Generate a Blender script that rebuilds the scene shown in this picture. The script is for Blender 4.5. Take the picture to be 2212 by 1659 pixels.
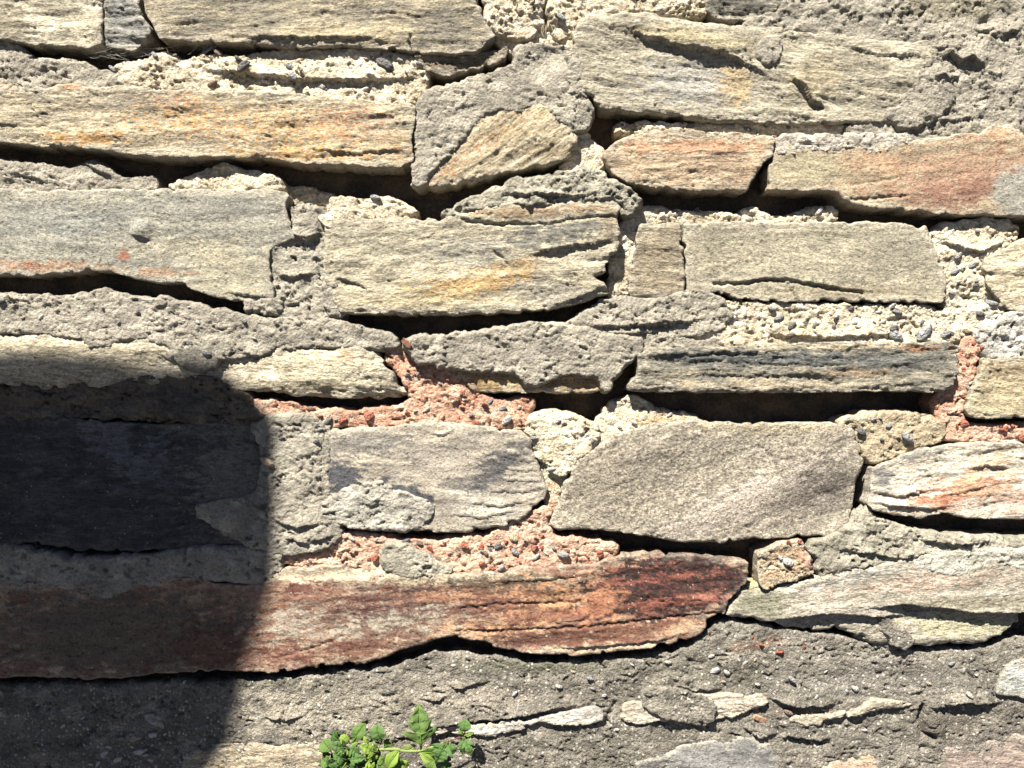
import bpy, bmesh, math, random
import numpy as np
from mathutils import Vector, Matrix, Quaternion

# ------------------------------------------------------------------ clear
for o in list(bpy.data.objects):
    bpy.data.objects.remove(o)
scene = bpy.context.scene
col = scene.collection
random.seed(7)

# ------------------------------------------------------------------ camera, sky, sun, exposure
S = 1.0 / 2212.0            # metres per tracing unit (the photo spans about one metre of wall)
CX, CY = 1106.0, 829.5
DIST = 0.84                 # metres from camera to the wall
cam_d = bpy.data.cameras.new('camera')
cam = bpy.data.objects.new('camera', cam_d); col.objects.link(cam)
cam.location = (0, -DIST, 0)
cam.rotation_euler = (math.radians(90), 0, 0)
cam_d.sensor_width = 36.0
cam_d.lens = 36.0 * DIST / 1.0
cam_d.clip_start = 0.01; cam_d.clip_end = 500
scene.camera = cam
scene.render.resolution_x = 1024; scene.render.resolution_y = 768

ELEV, AZ = math.radians(54), math.radians(26)
SUN = Vector((-math.sin(AZ) * math.cos(ELEV), -math.cos(AZ) * math.cos(ELEV), math.sin(ELEV)))
world = bpy.data.worlds.new('World'); scene.world = world; world.use_nodes = True
wn = world.node_tree; bg = wn.nodes['Background']
sky = wn.nodes.new('ShaderNodeTexSky'); sky.sky_type = 'NISHITA'; sky.sun_disc = False
sky.air_density = .17; sky.dust_density = .1; sky.ozone_density = 2.5
sky.sun_elevation = ELEV; sky.sun_rotation = math.pi + AZ
wn.links.new(sky.outputs[0], bg.inputs[0]); bg.inputs[1].default_value = 0.05
sd = bpy.data.lights.new('sun', 'SUN'); sun = bpy.data.objects.new('sun', sd); col.objects.link(sun)
sd.energy = 5.0; sd.angle = math.radians(0.53); sd.color = (1.0, 0.95, 0.87)
sun.rotation_euler = SUN.to_track_quat('Z', 'Y').to_euler()
sun.location = (-1.5, -2.5, 3.5)
scene.view_settings.view_transform = 'Standard'; scene.view_settings.look = 'None'
scene.view_settings.gamma = 1.0; scene.view_settings.exposure = 1.86
KLIT = 1.72                 # lit picture value / albedo, for turning observed colours into albedo

# ------------------------------------------------------------------ helpers: colour, noise
def lin(c):
    c = np.asarray(c, float) / 255.0
    return np.where(c <= 0.04045, c / 12.92, ((c + 0.055) / 1.055) ** 2.4)
def alb(c):
    l = lin(c); y_ = max(float(l @ np.array((.25, .6, .15))), .01); l = l * (y_ / .5) ** .22; g_ = l @ np.array((.25, .6, .15)); l = g_ + (l - g_) * .92
    return np.clip(l / KLIT / np.array((1.0, .978, .915)), 0.008, 0.62)

_T = np.random.RandomState(11).rand(4096) * 2 * np.pi
_GX, _GY = np.cos(_T), np.sin(_T)
def perlin(x, y, seed=0):
    xi = np.floor(x); yi = np.floor(y)
    fx = x - xi; fy = y - yi
    xi = xi.astype(np.int64); yi = yi.astype(np.int64)
    def g(ix, iy, dx, dy):
        h = (ix * 374761393 + iy * 668265263 + seed * 974634541) & 0x7fffffff
        h = ((h ^ (h >> 13)) * 1274126177) & 0x7fffffff
        h = (h ^ (h >> 16)) & 4095
        return _GX[h] * dx + _GY[h] * dy
    u = fx * fx * fx * (fx * (fx * 6 - 15) + 10); v = fy * fy * fy * (fy * (fy * 6 - 15) + 10)
    a = g(xi, yi, fx, fy); b = g(xi + 1, yi, fx - 1, fy)
    c = g(xi, yi + 1, fx, fy - 1); d = g(xi + 1, yi + 1, fx - 1, fy - 1)
    a += u * (b - a); c += u * (d - c)
    return (a + v * (c - a)) * 1.5
def fbm(x, y, seed=0, octv=4, gain=0.5):
    r = 0; a = 1.0; f = 1.0; t = 0
    for i in range(octv):
        r = r + a * perlin(x * f, y * f, seed + i * 17); t += a; a *= gain; f *= 2.03
    return r / t
def sstep(a, b, x):
    t = np.clip((x - a) / (b - a), 0, 1); return t * t * (3 - 2 * t)
def chaikin(p):
    q = []
    for i in range(len(p)):
        a = p[i]; b = p[(i + 1) % len(p)]
        q.append((a[0] * .75 + b[0] * .25, a[1] * .75 + b[1] * .25)); q.append((a[0] * .25 + b[0] * .75, a[1] * .25 + b[1] * .75))
    return q
def sdf(poly, U, V):
    best = np.full(U.shape, 1e12); ins = np.zeros(U.shape, bool)
    n = len(poly)
    for i in range(n):
        ax, ay = poly[i]; bx, by = poly[(i + 1) % n]
        ex, ey = bx - ax, by - ay; L = ex * ex + ey * ey + 1e-9
        px = U - ax; py = V - ay
        t = np.clip((px * ex + py * ey) / L, 0, 1)
        dx = px - t * ex; dy = py - t * ey
        np.minimum(best, dx * dx + dy * dy, out=best)
        if ay != by:
            ins ^= ((ay > V) != (by > V)) & (px < ex * py / ey)
    d = np.sqrt(best)
    return np.where(ins, d, -d)
def linedist(pts, U, V):
    best = np.full(U.shape, 1e12)
    for (ax, ay), (bx, by) in zip(pts[:-1], pts[1:]):
        ex, ey = bx - ax, by - ay; L = ex * ex + ey * ey + 1e-9
        t = np.clip(((U - ax) * ex + (V - ay) * ey) / L, 0, 1)
        dx = U - ax - t * ex; dy = V - ay - t * ey
        np.minimum(best, dx * dx + dy * dy, out=best)
    return np.sqrt(best)

# ------------------------------------------------------------------ materials
def nt(name):
    m = bpy.data.materials.new(name); m.use_nodes = True
    t = m.node_tree; b = t.nodes['Principled BSDF']
    return m, t, b
def mathn(t, op, a, b=None, c=None, clamp=False):
    n = t.nodes.new('ShaderNodeMath'); n.operation = op; n.use_clamp = clamp
    for i, v in enumerate((a, b, c)):
        if v is None: continue
        if isinstance(v, (int, float)): n.inputs[i].default_value = v
        else: t.links.new(v, n.inputs[i])
    return n.outputs[0]
def rng(t, v, a, b, c, d):
    n = t.nodes.new('ShaderNodeMapRange'); n.inputs[1].default_value = a; n.inputs[2].default_value = b
    n.inputs[3].default_value = c; n.inputs[4].default_value = d; t.links.new(v, n.inputs[0]); return n.outputs[0]
def noise(t, vec, sc, det=3, rough=.55):
    m = t.nodes.new('ShaderNodeVectorMath'); m.operation = 'MULTIPLY'; t.links.new(vec, m.inputs[0]); m.inputs[1].default_value = sc
    n = t.nodes.new('ShaderNodeTexNoise'); n.inputs['Scale'].default_value = 1; n.inputs['Detail'].default_value = det
    n.inputs['Roughness'].default_value = rough; t.links.new(m.outputs[0], n.inputs['Vector']); return n.outputs[0]
def voro(t, vec, sc, feat='F1'):
    n = t.nodes.new('ShaderNodeTexVoronoi'); n.feature = feat; n.inputs['Scale'].default_value = sc
    t.links.new(vec, n.inputs['Vector']); return n
def attr(t, name):
    n = t.nodes.new('ShaderNodeAttribute'); n.attribute_name = name; return n
def scalecol(t, c, f):
    n = t.nodes.new('ShaderNodeVectorMath'); n.operation = 'SCALE'; t.links.new(c, n.inputs[0]); t.links.new(f, n.inputs['Scale']); return n.outputs[0]
def mixcol(t, f, a, b):
    n = t.nodes.new('ShaderNodeMix'); n.data_type = 'RGBA'
    if isinstance(f, (int, float)): n.inputs[0].default_value = f
    else: t.links.new(f, n.inputs[0])
    for i, v in ((6, a), (7, b)):
        if isinstance(v, tuple): n.inputs[i].default_value = v
        else: t.links.new(v, n.inputs[i])
    return n.outputs[2]
def bump(t, h, strength, dist, prev=None):
    n = t.nodes.new('ShaderNodeBump'); n.inputs['Strength'].default_value = strength; n.inputs['Distance'].default_value = dist
    t.links.new(h, n.inputs['Height'])
    if prev: t.links.new(prev, n.inputs['Normal'])
    return n.outputs[0]

def stone_material(name, streak=1.0, grain=1.0, flk=(190, 480, 400)):
    m, t, b = nt(name)
    c = attr(t, 'tint').outputs['Color']; fol = attr(t, 'foliation').outputs['Vector']
    pos = t.nodes.new('ShaderNodeNewGeometry').outputs['Position']
    s1 = noise(t, fol, (110, 430, 200), 5, .65)
    s2 = noise(t, fol, (430, 950, 400), 3, .6)
    g = noise(t, pos, (470, 470, 470), 4, .7)
    f = mathn(t, 'MULTIPLY', rng(t, s1, .3, .7, 1 - .30 * streak, 1 + .24 * streak), rng(t, s2, .3, .7, 1 - .24 * streak, 1 + .2 * streak))
    f = mathn(t, 'MULTIPLY', f, rng(t, g, .3, .7, 1 - .34 * grain, 1 + .28 * grain))
    fleck = rng(t, noise(t, fol, flk, 4, .68), .555, .66, 1.0, .36)
    f = mathn(t, 'MULTIPLY', f, fleck)
    cc = scalecol(t, c, f)
    wv = voro(t, pos, 420)                                   # pale mica and quartz specks
    sep = t.nodes.new('ShaderNodeSeparateColor'); t.links.new(wv.outputs['Color'], sep.inputs[0])
    sp = mathn(t, 'MULTIPLY', rng(t, sep.outputs[0], .972, .98, 0, .45), rng(t, wv.outputs['Distance'], .15, .4, 1, 0))
    cc = mixcol(t, sp, cc, (.55, .5, .42, 1))
    t.links.new(cc, b.inputs['Base Color'])
    b.inputs['Roughness'].default_value = .85; b.inputs['Specular IOR Level'].default_value = .25
    n = bump(t, s1, .8 * streak, .0022)
    n = bump(t, s2, .7, .0010, n); n = bump(t, g, .8 * grain, .0013, n)
    t.links.new(n, b.inputs['Normal'])
    return m
def mortar_material(name, grain=1.0, specks=0.0, scale=430):
    m, t, b = nt(name)
    c = attr(t, 'tint').outputs['Color']
    pos = t.nodes.new('ShaderNodeNewGeometry').outputs['Position']
    v = voro(t, pos, scale); sep = t.nodes.new('ShaderNodeSeparateColor'); t.links.new(v.outputs['Color'], sep.inputs[0])
    v2 = voro(t, pos, scale * 2.3)
    g = noise(t, pos, (420, 420, 420), 5, .7)
    f = mathn(t, 'MULTIPLY', rng(t, sep.outputs[0], 0, 1, 1 - .22 * grain, 1 + .18 * grain), rng(t, g, .3, .7, 1 - .22 * grain, 1 + .2 * grain))
    cc = scalecol(t, c, f)
    dk = mathn(t, 'MULTIPLY', rng(t, sep.outputs[1], .93, .95, 0, .75), rng(t, v.outputs['Distance'], .2, .5, 1, 0))
    cc = mixcol(t, dk, cc, (.11, .11, .12, 1))
    if specks:
        w = voro(t, pos, 300); s2 = t.nodes.new('ShaderNodeSeparateColor'); t.links.new(w.outputs['Color'], s2.inputs[0])
        sp = mathn(t, 'MULTIPLY', rng(t, mathn(t, 'ADD', s2.outputs[0], rng(t, noise(t, pos, (45, 45, 45), 3), .35, .65, -.16, .1)), 1 - specks, 1 - specks + .02, 0, .8), rng(t, w.outputs['Distance'], .2, .45, 1, 0))
        cc = mixcol(t, sp, cc, mixcol(t, s2.outputs[1], (.3, .28, .24, 1), (.56, .52, .46, 1)))
    t.links.new(cc, b.inputs['Base Color'])
    b.inputs['Roughness'].default_value = .95; b.inputs['Specular IOR Level'].default_value = .15
    inv = mathn(t, 'SUBTRACT', 1.0, v.outputs['Distance'])
    n = bump(t, inv, .75 * grain, .0013)
    n = bump(t, g, 1.0, .0022, n)
    n = bump(t, v2.outputs['Distance'], .4, .0006, n)
    t.links.new(n, b.inputs['Normal'])
    return m
M = {
    'schist': stone_material('schist'),
    'slate': stone_material('streaked schist', 1.45, .9),
    'smooth': stone_material('fine grained schist', .24, 1.2, (250, 360, 400)),
    'granular': stone_material('granular gneiss', .35, 1.9, (300, 400, 400)),
    'lime': mortar_material('lime mortar', 1.0),
    'cement': mortar_material('cement mortar', .85),
    'red': mortar_material('brick dust mortar', 1.15),
    'concrete': mortar_material('weathered concrete', 1.1, .28, 520),
}
def plain_material(name, c, c2, sc=(60, 60, 60), rough=.85, bd=.001):
    m, t, b = nt(name); pos = t.nodes.new('ShaderNodeTexCoord').outputs['Object']
    n = noise(t, pos, sc, 4); cc = mixcol(t, n, (*c, 1), (*c2, 1)); t.links.new(cc, b.inputs['Base Color'])
    b.inputs['Roughness'].default_value = rough; t.links.new(bump(t, n, .6, bd), b.inputs['Normal'])
    return m

# ------------------------------------------------------------------ mesh builder shared by stones and mortar
def put_mesh(name, co, quads, mat, tint=None, fol=None, loc=(0, 0, 0), parent=None, smooth=True):
    me = bpy.data.meshes.new(name)
    me.vertices.add(len(co)); me.vertices.foreach_set('co', (co - np.array(loc)).astype(np.float32).ravel())
    nq = len(quads)
    me.loops.add(nq * 4); me.loops.foreach_set('vertex_index', quads.astype(np.int32).ravel())
    me.polygons.add(nq); me.polygons.foreach_set('loop_start', np.arange(0, nq * 4, 4, dtype=np.int32))
    me.polygons.foreach_set('use_smooth', np.full(nq, smooth))
    if tint is not None:
        a = me.color_attributes.new('tint', 'FLOAT_COLOR', 'POINT')
        a.data.foreach_set('color', np.c_[tint, np.ones(len(tint))].astype(np.float32).ravel())
    if fol is not None:
        a = me.attributes.new('foliation', 'FLOAT_VECTOR', 'POINT')
        a.data.foreach_set('vector', fol.astype(np.float32).ravel())
    me.update(calc_edges=True); me.validate()
    me.materials.append(mat)
    o = bpy.data.objects.new(name, me); col.objects.link(o)
    o.location = loc
    if parent is not None:
        o.parent = parent; o.location = Vector(loc) - parent.matrix_world_loc if hasattr(parent, 'matrix_world_loc') else Vector(loc) - WL[parent.name]
    WL[o.name] = Vector(loc)
    return o
WL = {}          # world location of every parent object, by name
SEED = [100]
HMAP = {}        # name -> (u0, v0, step, height grid, k) for setting pebbles on the surface

def slab(name, poly, H, base, mat, kind='stone', parent=None, label=None, g=2.9, ang=0.0, pats=(), ledges=(), cracks=(), bumps=(),
         var=None, er=None, eh=None, en=None, rough=1.0, tilt=(0, 0), depth=-27.0, persp=True, layers=1.0, wob=0.0, grow=0.0, dust=1.0):
    """A piece of the wall: outline in tracing units, mean face height H in mm, own relief, rounded edges and real sides."""
    SEED[0] += 37; sdn = SEED[0]
    stone = kind == 'stone'
    if not stone: poly = chaikin(poly)
    er = er if er is not None else (5 if stone else 10)
    eh = eh if eh is not None else (1.6 if stone else 4.0)
    en = en if en is not None else (1.0 if stone else 1.0)
    pu = [p[0] for p in poly]; pv = [p[1] for p in poly]
    u = np.arange(min(pu) - 14, max(pu) + 14 + g, g); v = np.arange(min(pv) - 14, max(pv) + 14 + g, g)
    U, V = np.meshgrid(u, v)
    ca, sa = math.cos(math.radians(ang)), math.sin(math.radians(ang))
    wx = fbm(U / 160, V / 90, sdn + 5, 2) * 12
    a = U * ca - V * sa; b = U * sa + V * ca + wx * .6 + wob * np.sin(U / 90.0)
    d = sdf(poly, U, V) + grow + (0 if stone else 5)
    if stone:
        d = d + en * (fbm(a / 30, b / 16, sdn, 3) * 5 + fbm(a / 12, b / 6, sdn + 1, 2) * 1.7 - 6 * sstep(.2, .42, fbm(U / 26, V / 20, sdn + 24, 2)))
    else:
        d = d + en * (fbm(U / 34, V / 26, sdn, 3) * 9 + fbm(U / 10, V / 9, sdn + 1, 2) * 5.0)
    cellc = (d[:-1, :-1] + d[1:, :-1] + d[:-1, 1:] + d[1:, 1:]) / 4
    cells = cellc > 0
    cnt = np.zeros(U.shape, int)
    cnt[:-1, :-1] += cells; cnt[1:, :-1] += cells; cnt[:-1, 1:] += cells; cnt[1:, 1:] += cells
    used = cnt > 0; bnd = used & (cnt < 4)
    gv, gu = np.gradient(d, g)
    gl = np.sqrt(gu ** 2 + gv ** 2) + 1e-6
    mv = np.clip(-d / gl, -g * 1.1, g * 1.1)
    U2 = np.where(bnd, U + mv * gu / gl, U); V2 = np.where(bnd, V + mv * gv / gl, V)
    d2 = np.where(bnd, 0, np.maximum(d, 0))
    # ---- face height in mm
    h = np.full(U.shape, float(H)) + tilt[0] * (U - np.mean(pu)) / 100 + tilt[1] * (V - np.mean(pv)) / 100
    if stone:
        h += rough * (fbm(a / 150, b / 70, sdn + 2, 3) * 3.0)
        q = fbm(a / 170, b / 26, sdn + 3, 3) * 7.0; fr = q - np.floor(q)
        lm = .25 + .9 * sstep(-.05, .35, fbm(a / 110, b / 50, sdn + 7, 2))
        h += layers * rough * .8 * lm * (np.floor(q) + sstep(.0, .22, fr) - q) + layers * rough * q * .3
        h += rough * lm * (fbm(a / 40, b / 11, sdn + 4, 3) * 1.2) + rough * fbm(a / 9, b / 4.8, sdn + 6, 2) * .65
        fm = sstep(.0, .3, fbm(a / 130, b / 60, sdn + 10, 2))
        fis = np.abs(fbm(a / 75, b / 15, sdn + 9, 3)); h -= rough * 1.5 * fm * (1 - sstep(.0, .055, fis))
        fis = np.abs(fbm(a / 30, b / 9, sdn + 19, 2)); h -= rough * .7 * (1 - sstep(.0, .07, fis)) * sstep(-.1, .25, fbm(a / 50, b / 30, sdn + 11, 2))
        h += rough * perlin(U / 6.2, V / 5.0, sdn + 16) * .35
    else:
        lm = .35 + 1.1 * sstep(-.15, .4, fbm(U / 80, V / 55, sdn + 7, 2))
        wu = U + fbm(U / 30, V / 30, sdn + 17, 2) * 14; wv = V + fbm(U / 30, V / 30, sdn + 18, 2) * 10
        h += rough * (fbm(wu / 70, wv / 48, sdn + 2, 3) * 3.6)
        h += rough * lm * (fbm(wu / 21, wv / 14, sdn + 3, 4, .6) * 2.6 + np.maximum(perlin(wu / 10, wv / 8.5, sdn + 4), -.1) * 1.5)
        h += rough * (perlin(U / 5.0, V / 4.5, sdn + 6) * .75)
        pm_ = sstep(.02, .3, fbm(U / 75, V / 50, sdn + 8, 2))
        h -= rough * 4.0 * pm_ * sstep(.26, .42, fbm(wu / 17, wv / 9, sdn + 9, 2))
        h -= rough * 2.4 * (1 - sstep(.0, .05, np.abs(fbm(wu / 75, wv / 26, sdn + 10, 3)))) * sstep(.0, .25, fbm(U / 90, V / 60, sdn + 11, 2))
    e = np.clip(d2 / er, 0, 1)
    ev = np.clip(.55 + 1.6 * fbm(U / 60, V / 60, sdn + 15, 2), .15, 1.6)       # edges sharp in places, worn in others
    h -= eh * ev * (1 - np.sqrt(np.clip(1 - (1 - e) ** 2, 0, 1)))
    for pts, amp, L in ledges:            # overhanging sheet: proud above the line, dropping sharply below it
        lu = [p[0] for p in pts]; lv = [p[1] for p in pts]
        line = np.interp(U, lu, lv) + fbm(U / 22, U * 0 + lv[0] / 50, sdn + 12, 3) * 6
        tw = float(np.clip(.3 * (lu[-1] - lu[0]), 18, 130)); tp = sstep(lu[0] - 6, lu[0] + tw, U) * (1 - sstep(lu[-1] - tw, lu[-1] + 6, U))
        s_ = line - V
        h += amp * tp * np.where(s_ > 0, np.exp(-np.maximum(s_, 0) / L), 0) * sstep(-1.5, 2.5, s_)
        h -= .35 * abs(amp) * tp * np.where(s_ <= 0, np.exp(np.minimum(s_, 0) / (L * .5)), 0)
    for pts, dep, w in cracks:
        dd = linedist(pts, U + fbm(U / 14, V / 14, sdn + 13, 2) * 5, V + fbm(U / 14, V / 14, sdn + 14, 2) * 5)
        h -= dep * np.exp(-(dd / w) ** 2)
    for (bu, bv, ru, rv, ro, amp) in bumps:
        cr, sr = math.cos(math.radians(ro)), math.sin(math.radians(ro))
        x_ = ((U - bu) * cr - (V - bv) * sr) / ru; y_ = ((U - bu) * sr + (V - bv) * cr) / rv
        h += amp * np.exp(-(x_ ** 2 + y_ ** 2))
    # ---- colour of the material, plus any shading painted by the patches
    c0 = alb(base[0]); c1 = alb(base[1]) if len(base) > 1 else c0; c2 = alb(base[2]) if len(base) > 2 else c1
    n1 = sstep(-.28, .28, fbm(a / 120, b / (45 if stone else 80), sdn + 20, 4))[..., None]
    n2 = sstep(.02, .35, fbm(a / 60, b / (14 if stone else 40), sdn + 21, 4))[..., None]
    C = c0 * (1 - n1) + c1 * n1; C = C * (1 - n2 * .8) + c2 * n2 * .8
    br = fbm(a / 40, b / (12 if stone else 30), sdn + 22, 4)
    for k_, (bu, bv, ru, rv, ro, cc, st, br_amt) in enumerate(pats):
        cr, sr = math.cos(math.radians(ro)), math.sin(math.radians(ro))
        x_ = ((U - bu) * cr - (V - bv) * sr) / ru; y_ = ((U - bu) * sr + (V - bv) * cr) / rv
        r2 = np.sqrt(x_ ** 2 + y_ ** 2)
        pn = fbm(a / 34 + k_ * 9.1, b / (13 if stone else 24), sdn + 30 + k_, 5, .66) * 1.15
        if br_amt >= 1.2:      # scattered speckles
            sp = fbm(a / 11 + k_ * 3.3, b / 6.5, sdn + 50 + k_, 3)
            mk = sstep(.11, .24, sp + .14 * (1 - r2)) * sstep(1.5, .7, r2) * st
        else:
            hd = st > 1; st = st - 1 if hd else st       # strength above 1: crisp edged stain
            mk = sstep(-.05 if hd else -.16, .06 if hd else .2, (1 - r2) * .9 + pn * br_amt * 1.6 - .12) * st * (r2 < 1.9)
        C = C * (1 - mk[..., None]) + alb(cc) * mk[..., None]
    bm_ = fbm(a / 34, b / (20 if stone else 30), sdn + 23, 4)
    C = C * (1 + .26 * br[..., None] + .26 * bm_[..., None])
    if stone:                 # mortar dust caught along the edges
        dm = (1 - sstep(0, 17, d2 + fbm(U / 22, V / 18, sdn + 25, 3) * 26)) * .6 * dust
        C = C * (1 - dm[..., None]) + alb((196, 184, 158)) * dm[..., None]
    # ---- even out the outline a little so that it reads as a broken edge, not as a grid
    cells_e = []
    gi = np.arange(U.size).reshape(U.shape)
    cp = np.zeros((cells.shape[0] + 2, cells.shape[1] + 2), bool); cp[1:-1, 1:-1] = cells
    for mask, p, q in ((cells & ~cp[1:-1, :-2], (0, 0), (1, 0)), (cells & ~cp[2:, 1:-1], (1, 0), (1, 1)), (cells & ~cp[1:-1, 2:], (1, 1), (0, 1)), (cells & ~cp[:-2, 1:-1], (0, 1), (0, 0))):
        y_, x_ = np.nonzero(mask); cells_e.append(np.c_[gi[y_ + p[0], x_ + p[1]], gi[y_ + q[0], x_ + q[1]]])
    ee = np.concatenate(cells_e)
    for _ in range(4):
        for A_ in (U2, V2):
            f_ = A_.ravel().copy(); sm = np.zeros(f_.size); ct = np.zeros(f_.size)
            np.add.at(sm, ee[:, 0], f_[ee[:, 1]]); np.add.at(sm, ee[:, 1], f_[ee[:, 0]]); np.add.at(ct, ee[:, 0], 1); np.add.at(ct, ee[:, 1], 1)
            m_ = ct == 2; f_[m_] = .5 * f_[m_] + .5 * sm[m_] / 2; A_[:] = f_.reshape(A_.shape)
    # ---- vertices
    k = (DIST * 1000 - H) / (DIST * 1000) if persp else 1.0
    idx = np.full(U.shape, -1, int); nv = int(used.sum()); idx[used] = np.arange(nv)
    X = (U2 - CX) * S * k; Z = (CY - V2) * S * k; Y = -h * .001
    co = np.c_[X[used], Y[used], Z[used]]
    off = (sdn * 7.31) % 50
    fo = np.c_[(a * S)[used] + off, (b * S)[used] + off * .7, (h * .001)[used]]
    tint = C[used]
    iy, ix = np.nonzero(cells)
    quads = np.c_[idx[iy, ix], idx[iy + 1, ix], idx[iy + 1, ix + 1], idx[iy, ix + 1]]   # faces -y
    # ---- sides: boundary edges extruded into the wall
    E = []
    cp = np.zeros((cells.shape[0] + 2, cells.shape[1] + 2), bool); cp[1:-1, 1:-1] = cells
    c_ = cp[1:-1, 1:-1]
    def add(mask, p, q):
        y_, x_ = np.nonzero(mask)
        E.append(np.c_[idx[y_ + p[0], x_ + p[1]], idx[y_ + q[0], x_ + q[1]]])
    add(c_ & ~cp[1:-1, :-2], (0, 0), (1, 0)); add(c_ & ~cp[2:, 1:-1], (1, 0), (1, 1))
    add(c_ & ~cp[1:-1, 2:], (1, 1), (0, 1)); add(c_ & ~cp[:-2, 1:-1], (0, 1), (0, 0))
    E = np.concatenate(E)
    bi = np.unique(E); mp = np.full(nv, -1); mp[bi] = np.arange(len(bi))
    nx = (gu / gl)[used][bi]; nz = -(gv / gl)[used][bi]        # inward direction
    hb = h[used][bi]; ub = U2[used][bi]; vb = V2[used][bi]
    allco = [co]; allt = [tint]; allf = [fo]; allq = [quads]; prev = bi; base_i = nv
    stepd = 3.0 if g < 4 else 8.0
    nr = max(3, int((H - depth) / stepd))
    for r in range(1, nr + 1):
        fr = r / nr; hh = hb + (depth - hb) * fr
        inn = (fbm(ub / 30 + hh / 14, vb / 30 + hh / 4, sdn + 40, 3) * (3.2 if stone else 5.0) * min(1, r / 2) + (0.6 + 3.0 * fr if stone else -1.5 + 2.0 * fr))
        ru = co[bi]
        nc = np.c_[ru[:, 0] + nx * inn * S, -hh * .001, ru[:, 2] + nz * inn * S]
        allco.append(nc); allt.append(tint[bi] * (.97 + .1 * fbm(ub / 20, hh / 3, sdn + 41, 2))[:, None])
        f2 = fo[bi].copy(); f2[:, 2] = hh * .001
        if stone: f2[:, 1] = f2[:, 1] + hh * .0004
        allf.append(f2)
        cur = base_i + np.arange(len(bi)); base_i += len(bi)
        e0, e1 = mp[E[:, 0]], mp[E[:, 1]]
        allq.append(np.c_[prev[e0], cur[e0], cur[e1], prev[e1]])
        prev = cur
    co = np.concatenate(allco)
    loc = (float((np.mean(pu) - CX) * S * k), -H * .001, float((CY - np.mean(pv)) * S * k))
    o = put_mesh(name, co, np.concatenate(allq)[:, ::-1] if FLIP else np.concatenate(allq), mat, np.clip(np.concatenate(allt), .004, .8), np.concatenate(allf), loc, parent)
    if label: o['label'] = label
    HMAP[o.name] = (u[0], v[0], g, np.where(used, h, -99), k)
    return o
FLIP = False
def surf(o, u, v):
    u0, v0, g, h, k = HMAP[o.name]
    i = int(round((v - v0) / g)); j = int(round((u - u0) / g))
    if 0 <= i < h.shape[0] and 0 <= j < h.shape[1] and h[i, j] > -90:
        return h[i, j], k
    return None

# ------------------------------------------------------------------ ground and wall
GZ = -0.96
gm = plain_material('asphalt', (.035, .035, .037), (.055, .055, .055), (9, 9, 9), .95, .004)
me = bpy.data.meshes.new('ground'); bm = bmesh.new()
n = 24
for j in range(n + 1):
    for i in range(n + 1):
        x = (i / n * 2 - 1); y = (j / n * 2 - 1)
        x = math.copysign(abs(x) ** 3, x) * 120; y = math.copysign(abs(y) ** 3, y) * 120
        bm.verts.new((x, y, GZ + (random.uniform(-.006, .006) if abs(x) < 20 else 0)))
bm.verts.ensure_lookup_table()
for j in range(n):
    for i in range(n):
        k = j * (n + 1) + i; bm.faces.new([bm.verts[q] for q in (k, k + 1, k + n + 2, k + n + 1)])
bm.to_mesh(me); bm.free(); me.materials.append(gm)
ground = bpy.data.objects.new('ground', me); col.objects.link(ground); ground['kind'] = 'structure'

wall = bpy.data.objects.new('stone_wall', None); col.objects.link(wall); wall.location = (0, 0, GZ); wall.empty_display_size = .1
wall['label'] = 'rough rubble stone wall with crumbling grey, cream and salmon mortar filling the picture'
wall['category'] = 'wall'; wall['kind'] = 'thing'
WL[wall.name] = Vector((0, 0, GZ))

# palette as seen in sunlight (turned into albedo by alb)
GREY = ((183, 173, 149), (169, 159, 138), (197, 186, 161))
GREYG = ((184, 175, 150), (168, 160, 136), (200, 190, 163))
TAN = ((230, 212, 176), (218, 198, 160), (238, 222, 190))
CREAM = ((233, 216, 178), (222, 203, 164), (240, 226, 194))
RED = ((228, 178, 142), (214, 158, 124), (234, 198, 164))
CONC = ((157, 148, 129), (140, 132, 115), (173, 163, 142))

# core of old mortar deep in the joints
def core(name, u0, u1, v0, v1, g, H, amp, hole=None):
    u = np.arange(u0, u1 + g, g); v = np.arange(v0, v1 + g, g); U, V = np.meshgrid(u, v)
    h = H + fbm(U / 60, V / 45, 900, 4) * amp + fbm(U / 14, V / 14, 901, 2) * amp * .3
    cells = np.ones((len(v) - 1, len(u) - 1), bool)
    if hole:
        uc = (U[:-1, :-1] + U[1:, 1:]) / 2; vc = (V[:-1, :-1] + V[1:, 1:]) / 2
        cells &= ~((uc > hole[0]) & (uc < hole[1]) & (vc > hole[2]) & (vc < hole[3]))
    idx = np.arange(U.size).reshape(U.shape); iy, ix = np.nonzero(cells)
    q = np.c_[idx[iy, ix], idx[iy + 1, ix], idx[iy + 1, ix + 1], idx[iy, ix + 1]]
    co = np.c_[((U - CX) * S).ravel(), (-h * .001).ravel(), ((CY - V) * S).ravel()]
    n1 = sstep(-.3, .3, fbm(U / 90, V / 60, 905, 3)).ravel()[:, None]
    t = alb((138, 116, 88)) * (1 - n1) + alb((104, 92, 76)) * n1  # dark dirt tone, lowered further to paint shade into the deep joints
    return put_mesh(name, co, q, M['lime'], t, None, (0, -H * .001, 0), wall)
core('mortar_core', -190, 2400, -140, 1840, 7.5, -21, 7)
core('mortar_bed', -1400, 3600, -1000, 2960, 24, -5, 5, (-150, 2360, -100, 1800))
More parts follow.
